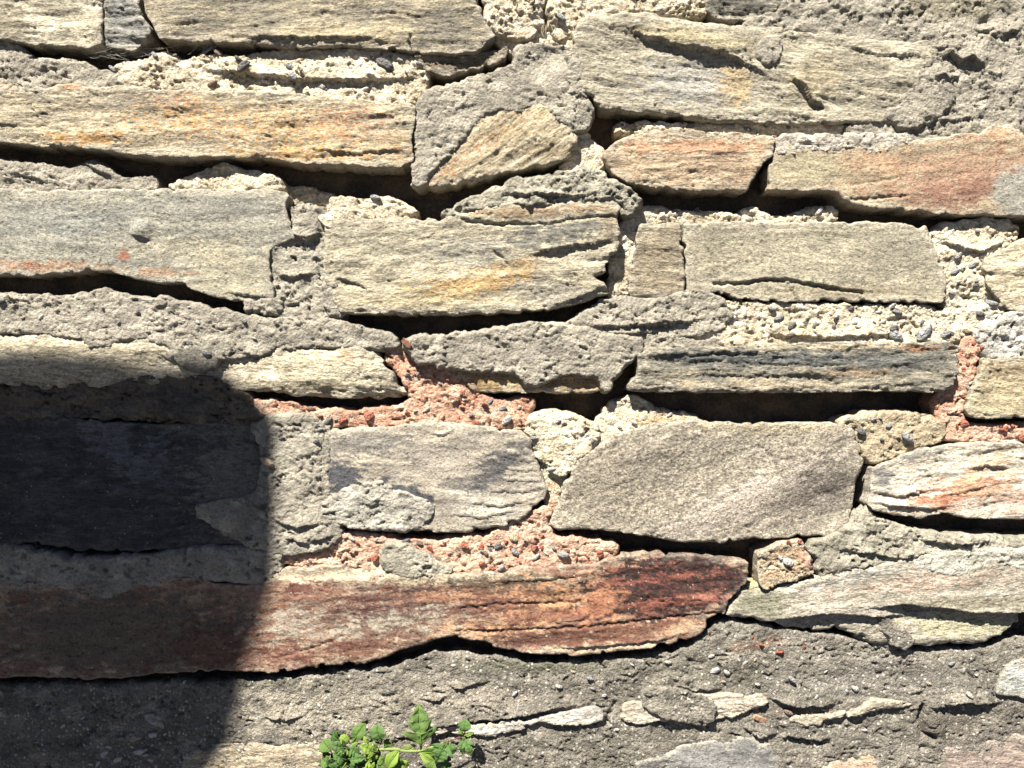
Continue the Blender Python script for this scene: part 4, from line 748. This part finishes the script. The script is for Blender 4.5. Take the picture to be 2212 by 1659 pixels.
for key, L in (('B', PT(0, 0, [(995, 355, 22, 'b'), (1575, 440, 42, 'd'), (1860, 430, 30, 'b'), (1890, 505, 32, 'b'), (2060, 550, 24, 'w'), (2050, 335, 26, 't'), (1400, 340, 30, 'n'), (1365, 540, 32, 'n'), (720, 440, 26, 'b'), (1480, 480, 20, 'b'), (1540, 390, 26, 'd')]) + PT(1, 0, [(220, 375, 16, 'd'), (300, 420, 50, 'd'), (165, 575, 26, 'w'), (520, 410, 24, 'b'), (390, 385, 22, 'b'), (65, 405, 14, 'n')])),
               ('I', PT(1, 0, [(180, 1260, 36, 'd'), (235, 1270, 34, 'b'), (20, 1330, 22, 'b')])),
               ('T2', PT(1, 0, [(1425, 120, 32, 'b'), (1530, 150, 28, 't')])), ('T1', PT(1, 0, [(1240, 15, 24, 't'), (1110, 260, 24, 't')])),
               ('F', PT(2, 0, [(70, 805, 26, 'd'), (330, 810, 28, 'b'), (440, 835, 22, 'd'), (940, 795, 40, 'n'), (465, 785, 16, 't'), (700, 820, 14, 'd')])),
               ('K', PT(2, 0, [(110, 1350, 24, 'd'), (930, 1335, 20, 'd'), (900, 1350, 28, 'w')])),
               ('K2', PT(2, 1, [(1790, 10, 26, 'b'), (1770, 110, 30, 'b'), (1900, 200, 18, 'd'), (2000, 315, 34, 'b'), (1925, 385, 28, 'd'), (1985, 400, 22, 'b'), (1760, 410, 14, 'd'), (1850, 500, 22, 'n'), (1730, 510, 26, 'd'), (1780, 180, 14, 'w'), (1880, 70, 26, 'b'), (1820, 195, 16, 'n'), (1740, 250, 16, 'b')])),
               ('L', PT(2, 1, [(595, 350, 22, 'b'), (640, 410, 32, 'b'), (720, 460, 30, 'd'), (812, 450, 18, 'd'), (1120, 445, 20, 'b'), (1395, 370, 30, 'b'), (1375, 475, 28, 'd'), (1390, 525, 46, 'b'), (1565, 505, 62, 'b'), (1100, 350, 20, 'd'), (1285, 370, 20, 'w'), (1000, 400, 16, 'w'), (860, 465, 14, 'd'), (905, 545, 36, 't'), (1700, 515, 34, 'b'), (1300, 435, 24, 'w'), (715, 520, 22, 'd'), (1160, 405, 12, 'n'), (990, 465, 14, 'd'), (1250, 440, 12, 'd')])),
               ('S', PT(2, 1, [(1460, 1180, 44, 'b'), (1165, 1140, 30, 'd'), (1345, 1100, 20, 'b'), (1245, 1060, 18, 'b'), (1300, 1190, 14, 'd'), (1290, 1050, 14, 'b')])),
               ('P', PT(1, 1, [(440, 775, 18, 'd'), (1078, 1065, 34, 'w'), (560, 1000, 22, 'w'), (735, 945, 16, 'w'), (1050, 988, 24, 'b'), (190, 1040, 36, 'r'), (440, 1030, 28, 'r'), (940, 975, 34, 'r'), (700, 815, 20, 'r'), (610, 785, 18, 'o'), (790, 890, 20, 'r'), (850, 1030, 18, 'b'), (970, 945, 20, 'b'), (30, 1070, 30, 'r'), (880, 1080, 22, 'o'), (650, 830, 12, 'b'), (510, 770, 16, 'b')]) + PT(0, 1, [(2105, 1070, 32, 'd'), (2195, 1070, 34, 'r'), (1990, 990, 24, 'n'), (2050, 1040, 22, 'r'), (2160, 1060, 18, 'b')])),
               ('X', PT(1, 2, [(810, 230, 32, 'r'), (585, 255, 28, 'r'), (975, 265, 28, 'd'), (1020, 235, 24, 'd'), (1130, 275, 28, 'b'), (1120, 190, 26, 't'), (1255, 245, 26, 'r'), (1265, 190, 18, 'r'), (1440, 290, 34, 'b'), (1665, 280, 32, 'o'), (1590, 295, 20, 'r'), (1600, 345, 30, 'r'), (1670, 220, 20, 'o'), (915, 350, 24, 'r'), (640, 315, 22, 'n'), (990, 385, 22, 'r'), (1040, 378, 24, 'b'), (1270, 305, 22, 'w'), (1330, 285, 14, 'w'), (430, 205, 26, 'd'), (520, 220, 20, 'd'), (910, 240, 22, 'o'), (85, 190, 20, 'w'), (230, 310, 28, 'r'), (1340, 40, 20, 'r'), (1100, 240, 14, 'o'), (1300, 245, 14, 'r'), (1380, 250, 18, 'b'), (1070, 205, 14, 'r'), (1160, 340, 14, 'o'), (190, 320, 18, 'o'), (120, 215, 14, 'r'), (770, 290, 14, 'n'), (505, 245, 14, 'r'), (1520, 315, 16, 'o'), (1470, 260, 14, 'o'), (700, 380, 14, 'w'), (940, 280, 18, 'n')])),
               ('T', PT(2, 1, [(1820, 640, 26, 'r'), (1815, 740, 22, 'o'), (1935, 600, 16, 'r'), (1825, 1085, 28, 'r'), (2080, 1118, 30, 'o'), (2195, 1165, 28, 'r'), (1890, 570, 16, 'o'), (2140, 1100, 18, 'r'), (1860, 860, 20, 'b'), (1995, 1120, 12, 'r'), (1780, 1100, 14, 'o')])),
               ('N', PT(0, 1, [(1325, 635, 28, 'b'), (1215, 570, 24, 'd'), (1565, 425, 22, 'b'), (760, 440, 14, 'b'), (1270, 435, 16, 'w'), (265, 405, 16, 'w'), (1180, 430, 12, 'w'), (20, 305, 22, 'd'), (1270, 690, 20, 'b'), (1630, 540, 14, 'w'), (140, 405, 12, 't')])),
               ('W', PT(0, 1, [(1720, 1330, 42, 't'), (2030, 1200, 20, 'd'), (1990, 1340, 18, 'd'), (1805, 1180, 18, 'd'), (2050, 1125, 18, 'b')])),
               ('Q', PT(1, 1, [(1360, 1380, 24, 'w'), (1280, 1340, 18, 'w'), (1400, 1070, 20, 'w'), (1250, 1180, 22, 'b'), (1500, 1150, 16, 't'), (1630, 1200, 16, 'd')])),
               ('R', PT(1, 1, [(2120, 1030, 18, 'w'), (2000, 1110, 16, 'b'), (1890, 1080, 20, 'w'), (1800, 1110, 16, 't')])),
               ('Frag', PT(2, 2, [(650, 310, 20, 'w'), (700, 340, 36, 'w'), (700, 215, 20, 'r'), (850, 375, 18, 'r'), (840, 320, 14, 'o'), (775, 205, 18, 'r')])),
               ('conc', PT(2, 2, [(305, 1045, 22, 'w'), (285, 1105, 15, 't'), (230, 1035, 30, 'w'), (425, 985, 16, 'w'), (910, 940, 22, 'w'), (1600, 1115, 16, 't'), (1840, 1175, 24, 'w'), (640, 905, 30, 'o'), (530, 875, 26, 'r'), (800, 880, 16, 'o'), (470, 820, 12, 'r'), (700, 1300, 28, 'n'), (870, 1195, 14, 'w'), (500, 1120, 16, 'w'), (1740, 985, 18, 'b'), (715, 1080, 26, 'b'), (1130, 1150, 26, 'w'), (540, 1045, 12, 'w'), (490, 965, 14, 't'), (205, 940, 18, 'w'), (930, 1285, 18, 'b'), (1190, 1415, 14, 'w')]) + PT(1, 2, [(1130, 1175, 18, 'w'), (1700, 1195, 15, 'w'), (1980, 1165, 16, 'w'), (2110, 980, 20, 'w'), (1410, 1130, 22, 'w'), (1610, 1080, 22, 'b'), (1010, 1140, 12, 'w'), (1625, 1145, 16, 'b'), (1500, 1040, 14, 't'), (1690, 1535, 10, 'w'), (1195, 1215, 14, 't'), (1880, 995, 12, 'w'), (735, 1000, 14, 'w'), (1340, 1030, 12, 't')]) + PT(0, 2, [(760, 1600, 26, 'w'), (900, 1550, 30, 'w'), (970, 1605, 16, 'w'), (985, 1440, 26, 'w'), (670, 1565, 22, 'w'), (410, 1385, 16, 'w'), (700, 1525, 16, 'w'), (940, 1570, 16, 'w'), (590, 1630, 14, 'w'), (635, 1625, 18, 'w'), (1065, 1435, 12, 'w'), (545, 1510, 12, 'w'), (850, 1525, 12, 'w'), (530, 1340, 12, 'w'), (240, 1255, 12, 'w'), (660, 1580, 14, 'w'), (290, 1540, 16, 'b'), (1530, 1320, 16, 'n'), (480, 1305, 14, 'b')]))):
    for (u, v, r, k) in L: pebble(MT[key], u, v, r, k)
RP = random.Random(21)
for key, box, n_, kinds, r0, r1 in (('X', (620, 1330, 1110, 1235), 46, 'rrooowbd', 2.5, 6), ('P', (540, 1150, 760, 920), 26, 'rroowbd', 2.5, 5.5), ('T', (2020, 2212, 730, 950), 14, 'rroow', 2.5, 5.5), ('L', (1500, 2060, 655, 745), 34, 'bbdwn', 2.2, 5),
                                    ('K2', (2020, 2190, 480, 740), 22, 'bbdw', 2.2, 5), ('B', (260, 900, 115, 215), 20, 'bbdwt', 2.2, 5), ('conc', (0, 2212, 1400, 1655), 36, 'wwwwwbt', 2, 4.5), ('N', (0, 820, 640, 745), 14, 'wwbd', 2, 4), ('K', (1320, 1800, 440, 640), 10, 'bdw', 2.2, 4.5)):
    for _ in range(n_): pebble(MT[key], RP.uniform(box[0], box[1]), RP.uniform(box[2], box[3]), RP.uniform(r0, r1), RP.choice(kinds), RP)
print('pebbles', count[0])

# ------------------------------------------------------------------ the weed
def leaf_material(name, c, c2):
    m, t, b = nt(name)
    oi = t.nodes.new('ShaderNodeObjectInfo'); pos = t.nodes.new('ShaderNodeNewGeometry').outputs['Position']
    n = noise(t, pos, (350, 350, 350), 3); f = mathn(t, 'ADD', mathn(t, 'MULTIPLY', n, .6), mathn(t, 'MULTIPLY', oi.outputs['Random'], .5))
    cc = mixcol(t, f, (*c, 1), (*c2, 1)); t.links.new(cc, b.inputs['Base Color'])
    b.inputs['Roughness'].default_value = .72; b.inputs['Specular IOR Level'].default_value = .2
    t.links.new(bump(t, n, .5, .0006), b.inputs['Normal'])
    tr = t.nodes.new('ShaderNodeBsdfTranslucent'); t.links.new(cc, tr.inputs[0]); mx = t.nodes.new('ShaderNodeMixShader'); mx.inputs[0].default_value = .3
    out = t.nodes['Material Output']; t.links.new(b.outputs[0], mx.inputs[1]); t.links.new(tr.outputs[0], mx.inputs[2]); t.links.new(mx.outputs[0], out.inputs[0])
    return m
LM = {'m': leaf_material('green leaf', (.07, .125, .03), (.105, .17, .045)), 'l': leaf_material('young yellow green leaf', (.13, .21, .03), (.19, .27, .045)),
      'b': leaf_material('grey green leaf', (.06, .12, .032), (.09, .16, .045)), 'p': leaf_material('pale leaf stalk', (.17, .22, .07), (.24, .28, .1)),
      'k': leaf_material('dark leaf', (.03, .08, .014), (.05, .12, .02)), 's': leaf_material('reddish stem', (.12, .06, .045), (.17, .09, .06))}
plant = bpy.data.objects.new('weed_plant', None); col.objects.link(plant); plant.empty_display_size = .03
def WT(x, y, h):   # weed close-up coordinates and height in mm -> world
    u = 664.1 + .1777 * x; v = 1490.9 + .1777 * y; k = (DIST * 1000 - h) / (DIST * 1000)
    return Vector(((u - CX) * S * k, -h * .001, (CY - v) * S * k))
PL = WT(640, 1150, 8); plant.location = PL
plant['label'] = 'green weed with lobed leaves sprouting from the wall at the bottom edge'; plant['category'] = 'plant'
LOBED = [(0, .05), (.11, .06), (.155, .1), (.22, .38), (.31, .68), (.41, .92), (.49, 1.0), (.485, .87), (.445, .64), (.40, .40), (.375, .27), (.40, .26), (.46, .40), (.53, .55), (.60, .65), (.68, .69), (.675, .59), (.655, .48), (.69, .47), (.75, .49), (.815, .45), (.81, .36), (.83, .30), (.88, .26), (.93, .18), (.965, .09), (1, 0)]
OVAL = [(0, .04), (.08, .05), (.16, .16), (.24, .42), (.29, .56), (.32, .50), (.40, .78), (.45, .90), (.48, .80), (.56, .98), (.61, 1.0), (.64, .86), (.72, .92), (.77, .86), (.79, .70), (.86, .66), (.90, .52), (.93, .34), (.97, .26), (1, 0)]
NARROW = [(0, .2), (.1, .4), (.25, .75), (.4, 1.0), (.55, .98), (.7, .82), (.85, .5), (.95, .22), (1, 0)]
from mathutils import noise as mnoise
def leaf(bx, by, tx, ty, hw, h0, h1, mat, shape=OVAL, arch=4.0, fold=.25, roll=0.0):
    A, B = WT(bx, by, h0), WT(tx, ty, h1); L = (B - A).length; ax = (B - A).normalized()
    out = Vector((0, -1, 0)); side = ax.cross(out).normalized(); nrm = side.cross(ax).normalized()
    if nrm.y > 0: nrm = -nrm
    q = Quaternion(ax, roll); side = q @ side; nrm = q @ nrm
    W = hw * 1.25 * .1777 * S; sd_ = random.random() * 40
    def P(t, w):
        p = A + ax * (L * t) + side * (W * w) + nrm * (arch * .001 * math.sin(math.pi * min(t, 1)) + fold * W * abs(w) - .25 * W * w * w * fold)
        p += nrm * W * .16 * mnoise.noise(Vector((t * 4 + sd_, w * 2.2, sd_)))
        p += nrm * W * .06 * math.cos(abs(w) * 6 + t * 34)
        return p
    vs, fs = [], []; n = len(shape); K = 4
    for sg in (-1, 1):
        b0 = len(vs)
        for (t, w) in shape:
            jw = w * (1 + random.uniform(-.08, .08)); rt = t * .985 if w < .3 else max(0, t - .12 * w)
            for j in range(K + 1):
                f = j / K; vs.append(P(rt + (t - rt) * f, sg * (.012 + (jw - .012) * f if jw > .012 else jw * f)))
        for i in range(n - 1):
            for j in range(K):
                a_ = b0 + i * (K + 1) + j; q4 = (a_, a_ + 1, a_ + K + 2, a_ + K + 1)
                fs.append(q4 if sg > 0 else q4[::-1])
    me = bpy.data.meshes.new('leaf'); me.from_pydata([tuple(v_ - A) for v_ in vs], [], fs); me.update()
    for p_ in me.polygons: p_.use_smooth = True
    me.materials.append(LM[mat]); o = bpy.data.objects.new('leaf', me); col.objects.link(o); o.parent = plant; o.location = A - PL
    md = o.modifiers.new('thickness', 'SOLIDIFY'); md.thickness = .0004
    # midrib as a sub-part
    tube('midrib', [P(t, 0) + nrm * .0002 for t in (0, .2, .4, .6, .8, .95)], [.00045, .0004, .00035, .0003, .00022, .00015], {'b': 'm', 'm': 'l', 'k': 'm'}.get(mat, 'p'), o, A)
    return o
def tube(name, pts, rad, mat, parent, origin):
    vs, fs = [], []; n = 8
    for i, p in enumerate(pts):
        d = (pts[min(i + 1, len(pts) - 1)] - pts[max(i - 1, 0)]).normalized()
        a_ = d.cross(Vector((0.1, -1, .2))).normalized(); b_ = d.cross(a_)
        for j in range(n):
            an = 2 * math.pi * j / n; vs.append(p + (a_ * math.cos(an) + b_ * math.sin(an)) * rad[i] - origin)
    for i in range(len(pts) - 1):
        for j in range(n):
            fs.append((i * n + j, i * n + (j + 1) % n, (i + 1) * n + (j + 1) % n, (i + 1) * n + j))
    fs.append(tuple(range(n))[::-1]); fs.append(tuple((len(pts) - 1) * n + j for j in range(n)))
    me = bpy.data.meshes.new(name); me.from_pydata([tuple(v_) for v_ in vs], [], fs); me.update()
    for p_ in me.polygons: p_.use_smooth = True
    me.materials.append(LM[mat]); o = bpy.data.objects.new(name, me); col.objects.link(o); o.parent = parent
    o.location = origin - PL if parent is plant else (0, 0, 0)
    return o
def smooth_pts(ctrl, n=5):
    out = []
    for i in range(len(ctrl) - 1):
        p0 = ctrl[max(i - 1, 0)]; p1 = ctrl[i]; p2 = ctrl[i + 1]; p3 = ctrl[min(i + 2, len(ctrl) - 1)]
        for j in range(n):
            t = j / n
            out.append(tuple(.5 * ((2 * b) + (-a + c) * t + (2 * a - 5 * b + 4 * c - d) * t * t + (-a + 3 * b - 3 * c + d) * t ** 3) for a, b, c, d in zip(p0, p1, p2, p3)))
    out.append(ctrl[-1]); return out
def stem_(ctrl, r0, r1, mat='p'):
    c = smooth_pts(ctrl); n = len(c)
    return tube('stem', [WT(*p) for p in c], [(r0 + (r1 - r0) * i / (n - 1)) * .001 for i in range(n)], mat, plant, WT(*c[0]))
stem_([(640, 1150, 8), (660, 1000, 20), (690, 880, 28), (740, 770, 30), (880, 722, 30), (1000, 718, 32), (1110, 720, 33), (1130, 732, 33), (1230, 742, 34), (1340, 742, 34)], 1.6, 1.3)
stem_([(1340, 742, 34), (1450, 715, 34), (1560, 675, 33), (1650, 640, 32)], 1.3, .9)
stem_([(1640, 643, 32), (1740, 610, 31), (1830, 580, 30), (1890, 556, 29)], .8, .6, 's')
stem_([(690, 880, 28), (600, 850, 30), (520, 760, 32), (490, 700, 33)], 1.2, .8); stem_([(660, 1000, 20), (560, 960, 26), (480, 880, 30), (440, 800, 32)], 1.2, .8)
stem_([(860, 700, 30), (885, 660, 30), (910, 610, 31)], .6, .5); stem_([(1375, 745, 34), (1385, 720, 34), (1388, 680, 34)], .7, .6)
stem_([(1110, 725, 33), (1060, 800, 33), (980, 900, 30), (900, 1010, 24)], .8, .7); stem_([(1360, 760, 34), (1440, 820, 36), (1520, 880, 36), (1560, 930, 34)], .8, .6)
for a_ in [
    (1378, 720, 1348, 165, 165, 33, 30, 'm', LOBED, 5), (912, 625, 842, 418, 92, 31, 33, 'b', OVAL, 4), (538, 650, 700, 402, 70, 31, 30, 'm', OVAL, 4), (400, 615, 318, 505, 58, 30, 26, 'k', OVAL, 3),
    (525, 650, 405, 545, 48, 32, 33, 'l', OVAL, 3), (295, 755, 180, 612, 75, 31, 27, 'm', OVAL, 3), (515, 690, 275, 655, 82, 33, 36, 'b', LOBED, 4), (875, 752, 632, 665, 85, 33, 37, 'l', LOBED, 4),
    (770, 650, 685, 552, 45, 34, 35, 'l', LOBED, 3), (930, 700, 1002, 592, 48, 31, 30, 'm', OVAL, 2), (490, 845, 305, 762, 88, 34, 37, 'b', LOBED, 4), (485, 835, 722, 815, 66, 34, 38, 'b', LOBED, 4),
    (505, 680, 652, 780, 72, 34, 37, 'b', LOBED, 3), (1105, 728, 955, 960, 62, 33, 36, 'l', NARROW, 5), (1085, 770, 1125, 915, 52, 33, 32, 'm', OVAL, 3), (1128, 722, 1322, 672, 36, 33, 31, 'p', NARROW, 2),
    (1345, 748, 1630, 730, 46, 33, 30, 'm', NARROW, 3), (1715, 610, 1565, 880, 120, 33, 38, 'b', LOBED, 5), (1722, 625, 1778, 775, 52, 33, 35, 'b', OVAL, 3), (1365, 765, 1570, 890, 40, 34, 36, 'l', NARROW, 3),
    (1550, 850, 1480, 980, 62, 36, 38, 'm', OVAL, 3), (1660, 990, 1745, 880, 66, 32, 34, 'm', OVAL, 3), (1915, 520, 1922, 350, 66, 30, 31, 'b', OVAL, 3), (1908, 565, 2000, 800, 62, 30, 33, 'b', LOBED, 4), (1900, 570, 1888, 790, 50, 29, 30, 'b', LOBED, 3),
    (1900, 550, 2035, 510, 26, 30, 31, 'l', LOBED, 2), (1900, 545, 1850, 470, 26, 30, 30, 'm', OVAL, 2), (300, 770, 180, 800, 60, 28, 26, 'm', OVAL, 3), (310, 900, 170, 830, 62, 29, 27, 'm', OVAL, 3), (480, 860, 340, 980, 80, 33, 36, 'm', LOBED, 4), (440, 800, 230, 900, 62, 31, 33, 'b', OVAL, 3),
    (790, 760, 815, 860, 46, 31, 33, 'l', OVAL, 3), (850, 800, 950, 870, 56, 30, 32, 'm', OVAL, 3), (700, 850, 830, 930, 62, 33, 36, 'l', LOBED, 3), (640, 880, 530, 980, 70, 33, 36, 'b', OVAL, 3), (720, 900, 690, 1020, 70, 33, 36, 'l', LOBED, 3), (880, 860, 870, 1000, 70, 30, 32, 'm', OVAL, 3),
    (1100, 830, 1210, 960, 60, 30, 31, 'l', OVAL, 3), (1010, 740, 1090, 800, 36, 31, 30, 'm', OVAL, 2), (960, 880, 1080, 1010, 80, 30, 33, 'l', OVAL, 3), (420, 960, 250, 1020, 80, 29, 31, 'm', LOBED, 3), (560, 1000, 440, 1120, 90, 28, 32, 'm', LOBED, 4), (700, 1010, 850, 1130, 90, 27, 32, 'm', LOBED, 4), (610, 700, 560, 600, 30, 31, 31, 'l', OVAL, 2)]:
    leaf(*a_, fold=random.uniform(.05, .35), roll=random.uniform(-.3, .3))
RW = random.Random(5)
for i in range(22):      # shaded leaves filling the clump
    x = RW.uniform(230, 1080); y = RW.uniform(720 if x < 800 else 800, 1000); an = RW.uniform(0, 6.28); L_ = RW.uniform(110, 190); h_ = RW.uniform(17, 27)
    leaf(x, y, x + L_ * math.cos(an), y + L_ * math.sin(an) * .8, L_ * RW.uniform(.34, .46), h_, h_ + RW.uniform(-2, 4), RW.choice('mmbkl'), RW.choice((LOBED, OVAL)), 3, fold=RW.uniform(.05, .35), roll=RW.uniform(-.4, .4))

# ------------------------------------------------------------------ wood chips lodged in the mortar
def wood_chip(o, u, v, L, W, rot, c, c2, label):
    h, k = surf(o, u, v); rr = random.Random(int(u))
    bm = bmesh.new(); n = 6
    for i in range(n + 1):
        t = i / n - .5
        for (y, z) in ((-1, -1), (1, -1), (1, 1), (-1, 1)):
            bm.verts.new((t * L * S + rr.uniform(-.04, .04) * L * S * (i in (0, n)), y * W * S * .35 * rr.uniform(.8, 1.1), z * W * S * .5 * (1 - .5 * abs(t)) * rr.uniform(.85, 1.15)))
    bm.verts.ensure_lookup_table()
    for i in range(n):
        for j in range(4):
            bm.faces.new([bm.verts[q] for q in (i * 4 + j, i * 4 + (j + 1) % 4, (i + 1) * 4 + (j + 1) % 4, (i + 1) * 4 + j)])
    bm.faces.new([bm.verts[q] for q in (3, 2, 1, 0)]); bm.faces.new([bm.verts[n * 4 + q] for q in range(4)])
    bmesh.ops.recalc_face_normals(bm, faces=bm.faces[:])
    me = bpy.data.meshes.new('wood_chip'); bm.to_mesh(me); bm.free()
    me.materials.append(plain_material('splintered wood', tuple(alb(c)), tuple(alb(c2)), (200, 2000, 2000), .8, .0005))
    p = bpy.data.objects.new('wood_chip', me); col.objects.link(p)
    p.location = ((u - CX) * S * k, -(h + W * S * 200) * .001, (CY - v) * S * k); p.rotation_euler = (.3, math.radians(rot), .2)
    p['label'] = label; p['category'] = 'wood chip'; p['group'] = 'wood chips stuck in the mortar'
wood_chip(MT['O'], 878, 741, 24, 11, 42, (150, 92, 66), (190, 130, 98), 'small red brown wood chip stuck above the salmon mortar')
wood_chip(MT['conc'], 1642, 1552, 32, 10, 20, (176, 128, 92), (214, 170, 128), 'tan wood splinter in the concrete at the lower right')

# ------------------------------------------------------------------ unseen board, added and cut to cast the lower left shadow
out = [(-420, 796), (150, 798), (300, 808), (420, 806), (500, 812), (512, 850), (548, 856), (560, 892), (590, 896), (590, 1100), (584, 1250), (548, 1355), (506, 1450), (484, 1560), (410, 1690), (380, 1960), (-420, 1960)]
T_ = .95 / (math.cos(ELEV) * math.cos(AZ)); kk = (DIST * 1000 - 13) / (DIST * 1000)
ctr = Vector(((100 - CX) * S, -.013, (CY - 1400) * S)) + SUN * T_
caster = bpy.data.objects.new('shadow_board', None); col.objects.link(caster); caster.location = (ctr.x - .02, ctr.y, GZ)
caster['label'] = 'added unseen board on a post that casts the lower left shadow'; caster['category'] = 'shadow caster'
wood = plain_material('weathered timber', (.16, .12, .085), (.26, .2, .145), (18, 18, 3), .8, .002)
def board_piece(name, polyxz, y0, y1):
    bm = bmesh.new(); f = bm.faces.new([bm.verts.new((x, y0, z)) for x, z in polyxz])
    r = bmesh.ops.extrude_face_region(bm, geom=[f])
    for v_ in r['geom']:
        if isinstance(v_, bmesh.types.BMVert): v_.co.y = y1
    bmesh.ops.recalc_face_normals(bm, faces=bm.faces[:]); bmesh.ops.bevel(bm, geom=bm.edges[:], offset=.003, segments=1, affect='EDGES')
    me = bpy.data.meshes.new(name); bm.to_mesh(me); bm.free(); me.materials.append(wood)
    o = bpy.data.objects.new(name, me); col.objects.link(o); o.parent = caster; return o
pz = [((u - CX) * S * kk + SUN.x * T_ - caster.location.x, (CY - v) * S * kk + SUN.z * T_ - GZ) for u, v in out]
board_piece('panel', pz, -.012, .012)
board_piece('post', [(-.05, 0), (.05, 0), (.05, pz[1][1] - .03), (-.05, pz[1][1] - .03)], -.115, -.015)
board_piece('batten', [(-.2, pz[1][1] - .16), (.2, pz[1][1] - .16), (.2, pz[1][1] - .1), (-.2, pz[1][1] - .1)], -.05, -.0125) if False else None
# ------------------------------------------------------------------ cobweb in the gap at the upper left, dry rootlets in the mortar
wm, wt_, wb = nt('cobweb silk'); wb.inputs['Base Color'].default_value = (.5, .48, .44, 1); wb.inputs['Roughness'].default_value = .6
rm = plain_material('dry rootlet', (.34, .27, .17), (.46, .38, .26), (300, 300, 300))
def UV(u, v, h): k = (DIST * 1000 - h) / (DIST * 1000); return Vector(((u - CX) * S * k, -h * .001, (CY - v) * S * k))
def strands(name, label, cat, segs, r, mat):
    vs, fs = [], []
    for pts in segs:
        c = smooth_pts(pts, 5); P_ = [UV(*p) for p in c]; b0 = len(vs)
        for i, p in enumerate(P_):
            d_ = (P_[min(i + 1, len(P_) - 1)] - P_[max(i - 1, 0)]).normalized(); a_ = d_.cross(Vector((.2, -1, .1))).normalized(); b_ = d_.cross(a_)
            for j in range(4): vs.append(p + (a_ * math.cos(j * 1.5708) + b_ * math.sin(j * 1.5708)) * r)
        for i in range(len(P_) - 1):
            for j in range(4): fs.append((b0 + i * 4 + j, b0 + i * 4 + (j + 1) % 4, b0 + i * 4 + 4 + (j + 1) % 4, b0 + i * 4 + 4 + j))
    me = bpy.data.meshes.new(name); O = UV(*segs[0][0]); me.from_pydata([tuple(p - O) for p in vs], [], fs); me.update(); me.materials.append(mat)
    o = bpy.data.objects.new(name, me); col.objects.link(o); o.location = O; o['label'] = label; o['category'] = cat
    return o
RC = random.Random(9)
segs = []
for i in range(16):
    u0 = RC.uniform(170, 330); v0 = RC.uniform(104, 124); u1 = u0 + RC.uniform(20, 120); v1 = RC.uniform(88, 134)
    segs.append([(u0, v0, RC.uniform(2, 8)), ((u0 + u1) / 2, (v0 + v1) / 2 + RC.uniform(0, 7), RC.uniform(4, 10)), (u1, v1, RC.uniform(3, 9))])
for i in range(7):
    u0 = RC.uniform(400, 450); segs.append([(u0, RC.uniform(118, 128), 6), (u0 + 10, 112, 7), (u0 + RC.uniform(10, 40), RC.uniform(92, 104), 7)])
strands('cobweb', 'faint cobweb strands in the dark gap under the small dark block', 'cobweb', segs, .00009, wm)
segs = []
for i in range(9):
    u0 = RC.uniform(1300, 1345); v0 = RC.uniform(925, 950); segs.append([(u0, v0, 8.5), (u0 + 14, v0 + RC.uniform(-8, 4), 10), (u0 + RC.uniform(22, 34), v0 + RC.uniform(-4, 12), 8)])
strands('dry_rootlet', 'tangle of dry rootlets on the cream mortar under the ochre stone', 'rootlets', segs, .00016, rm)
segs = []
for i in range(8):
    u0 = RC.uniform(1172, 1190); segs.append([(u0, RC.uniform(40, 60), 6), (u0 + RC.uniform(-8, 8), 72, 8), (u0 + RC.uniform(-10, 14), RC.uniform(80, 92), 5)])
strands('dry_rootlet', 'dry rootlets hanging in the mortar left of the large pale stone', 'rootlets', segs, .00014, rm)
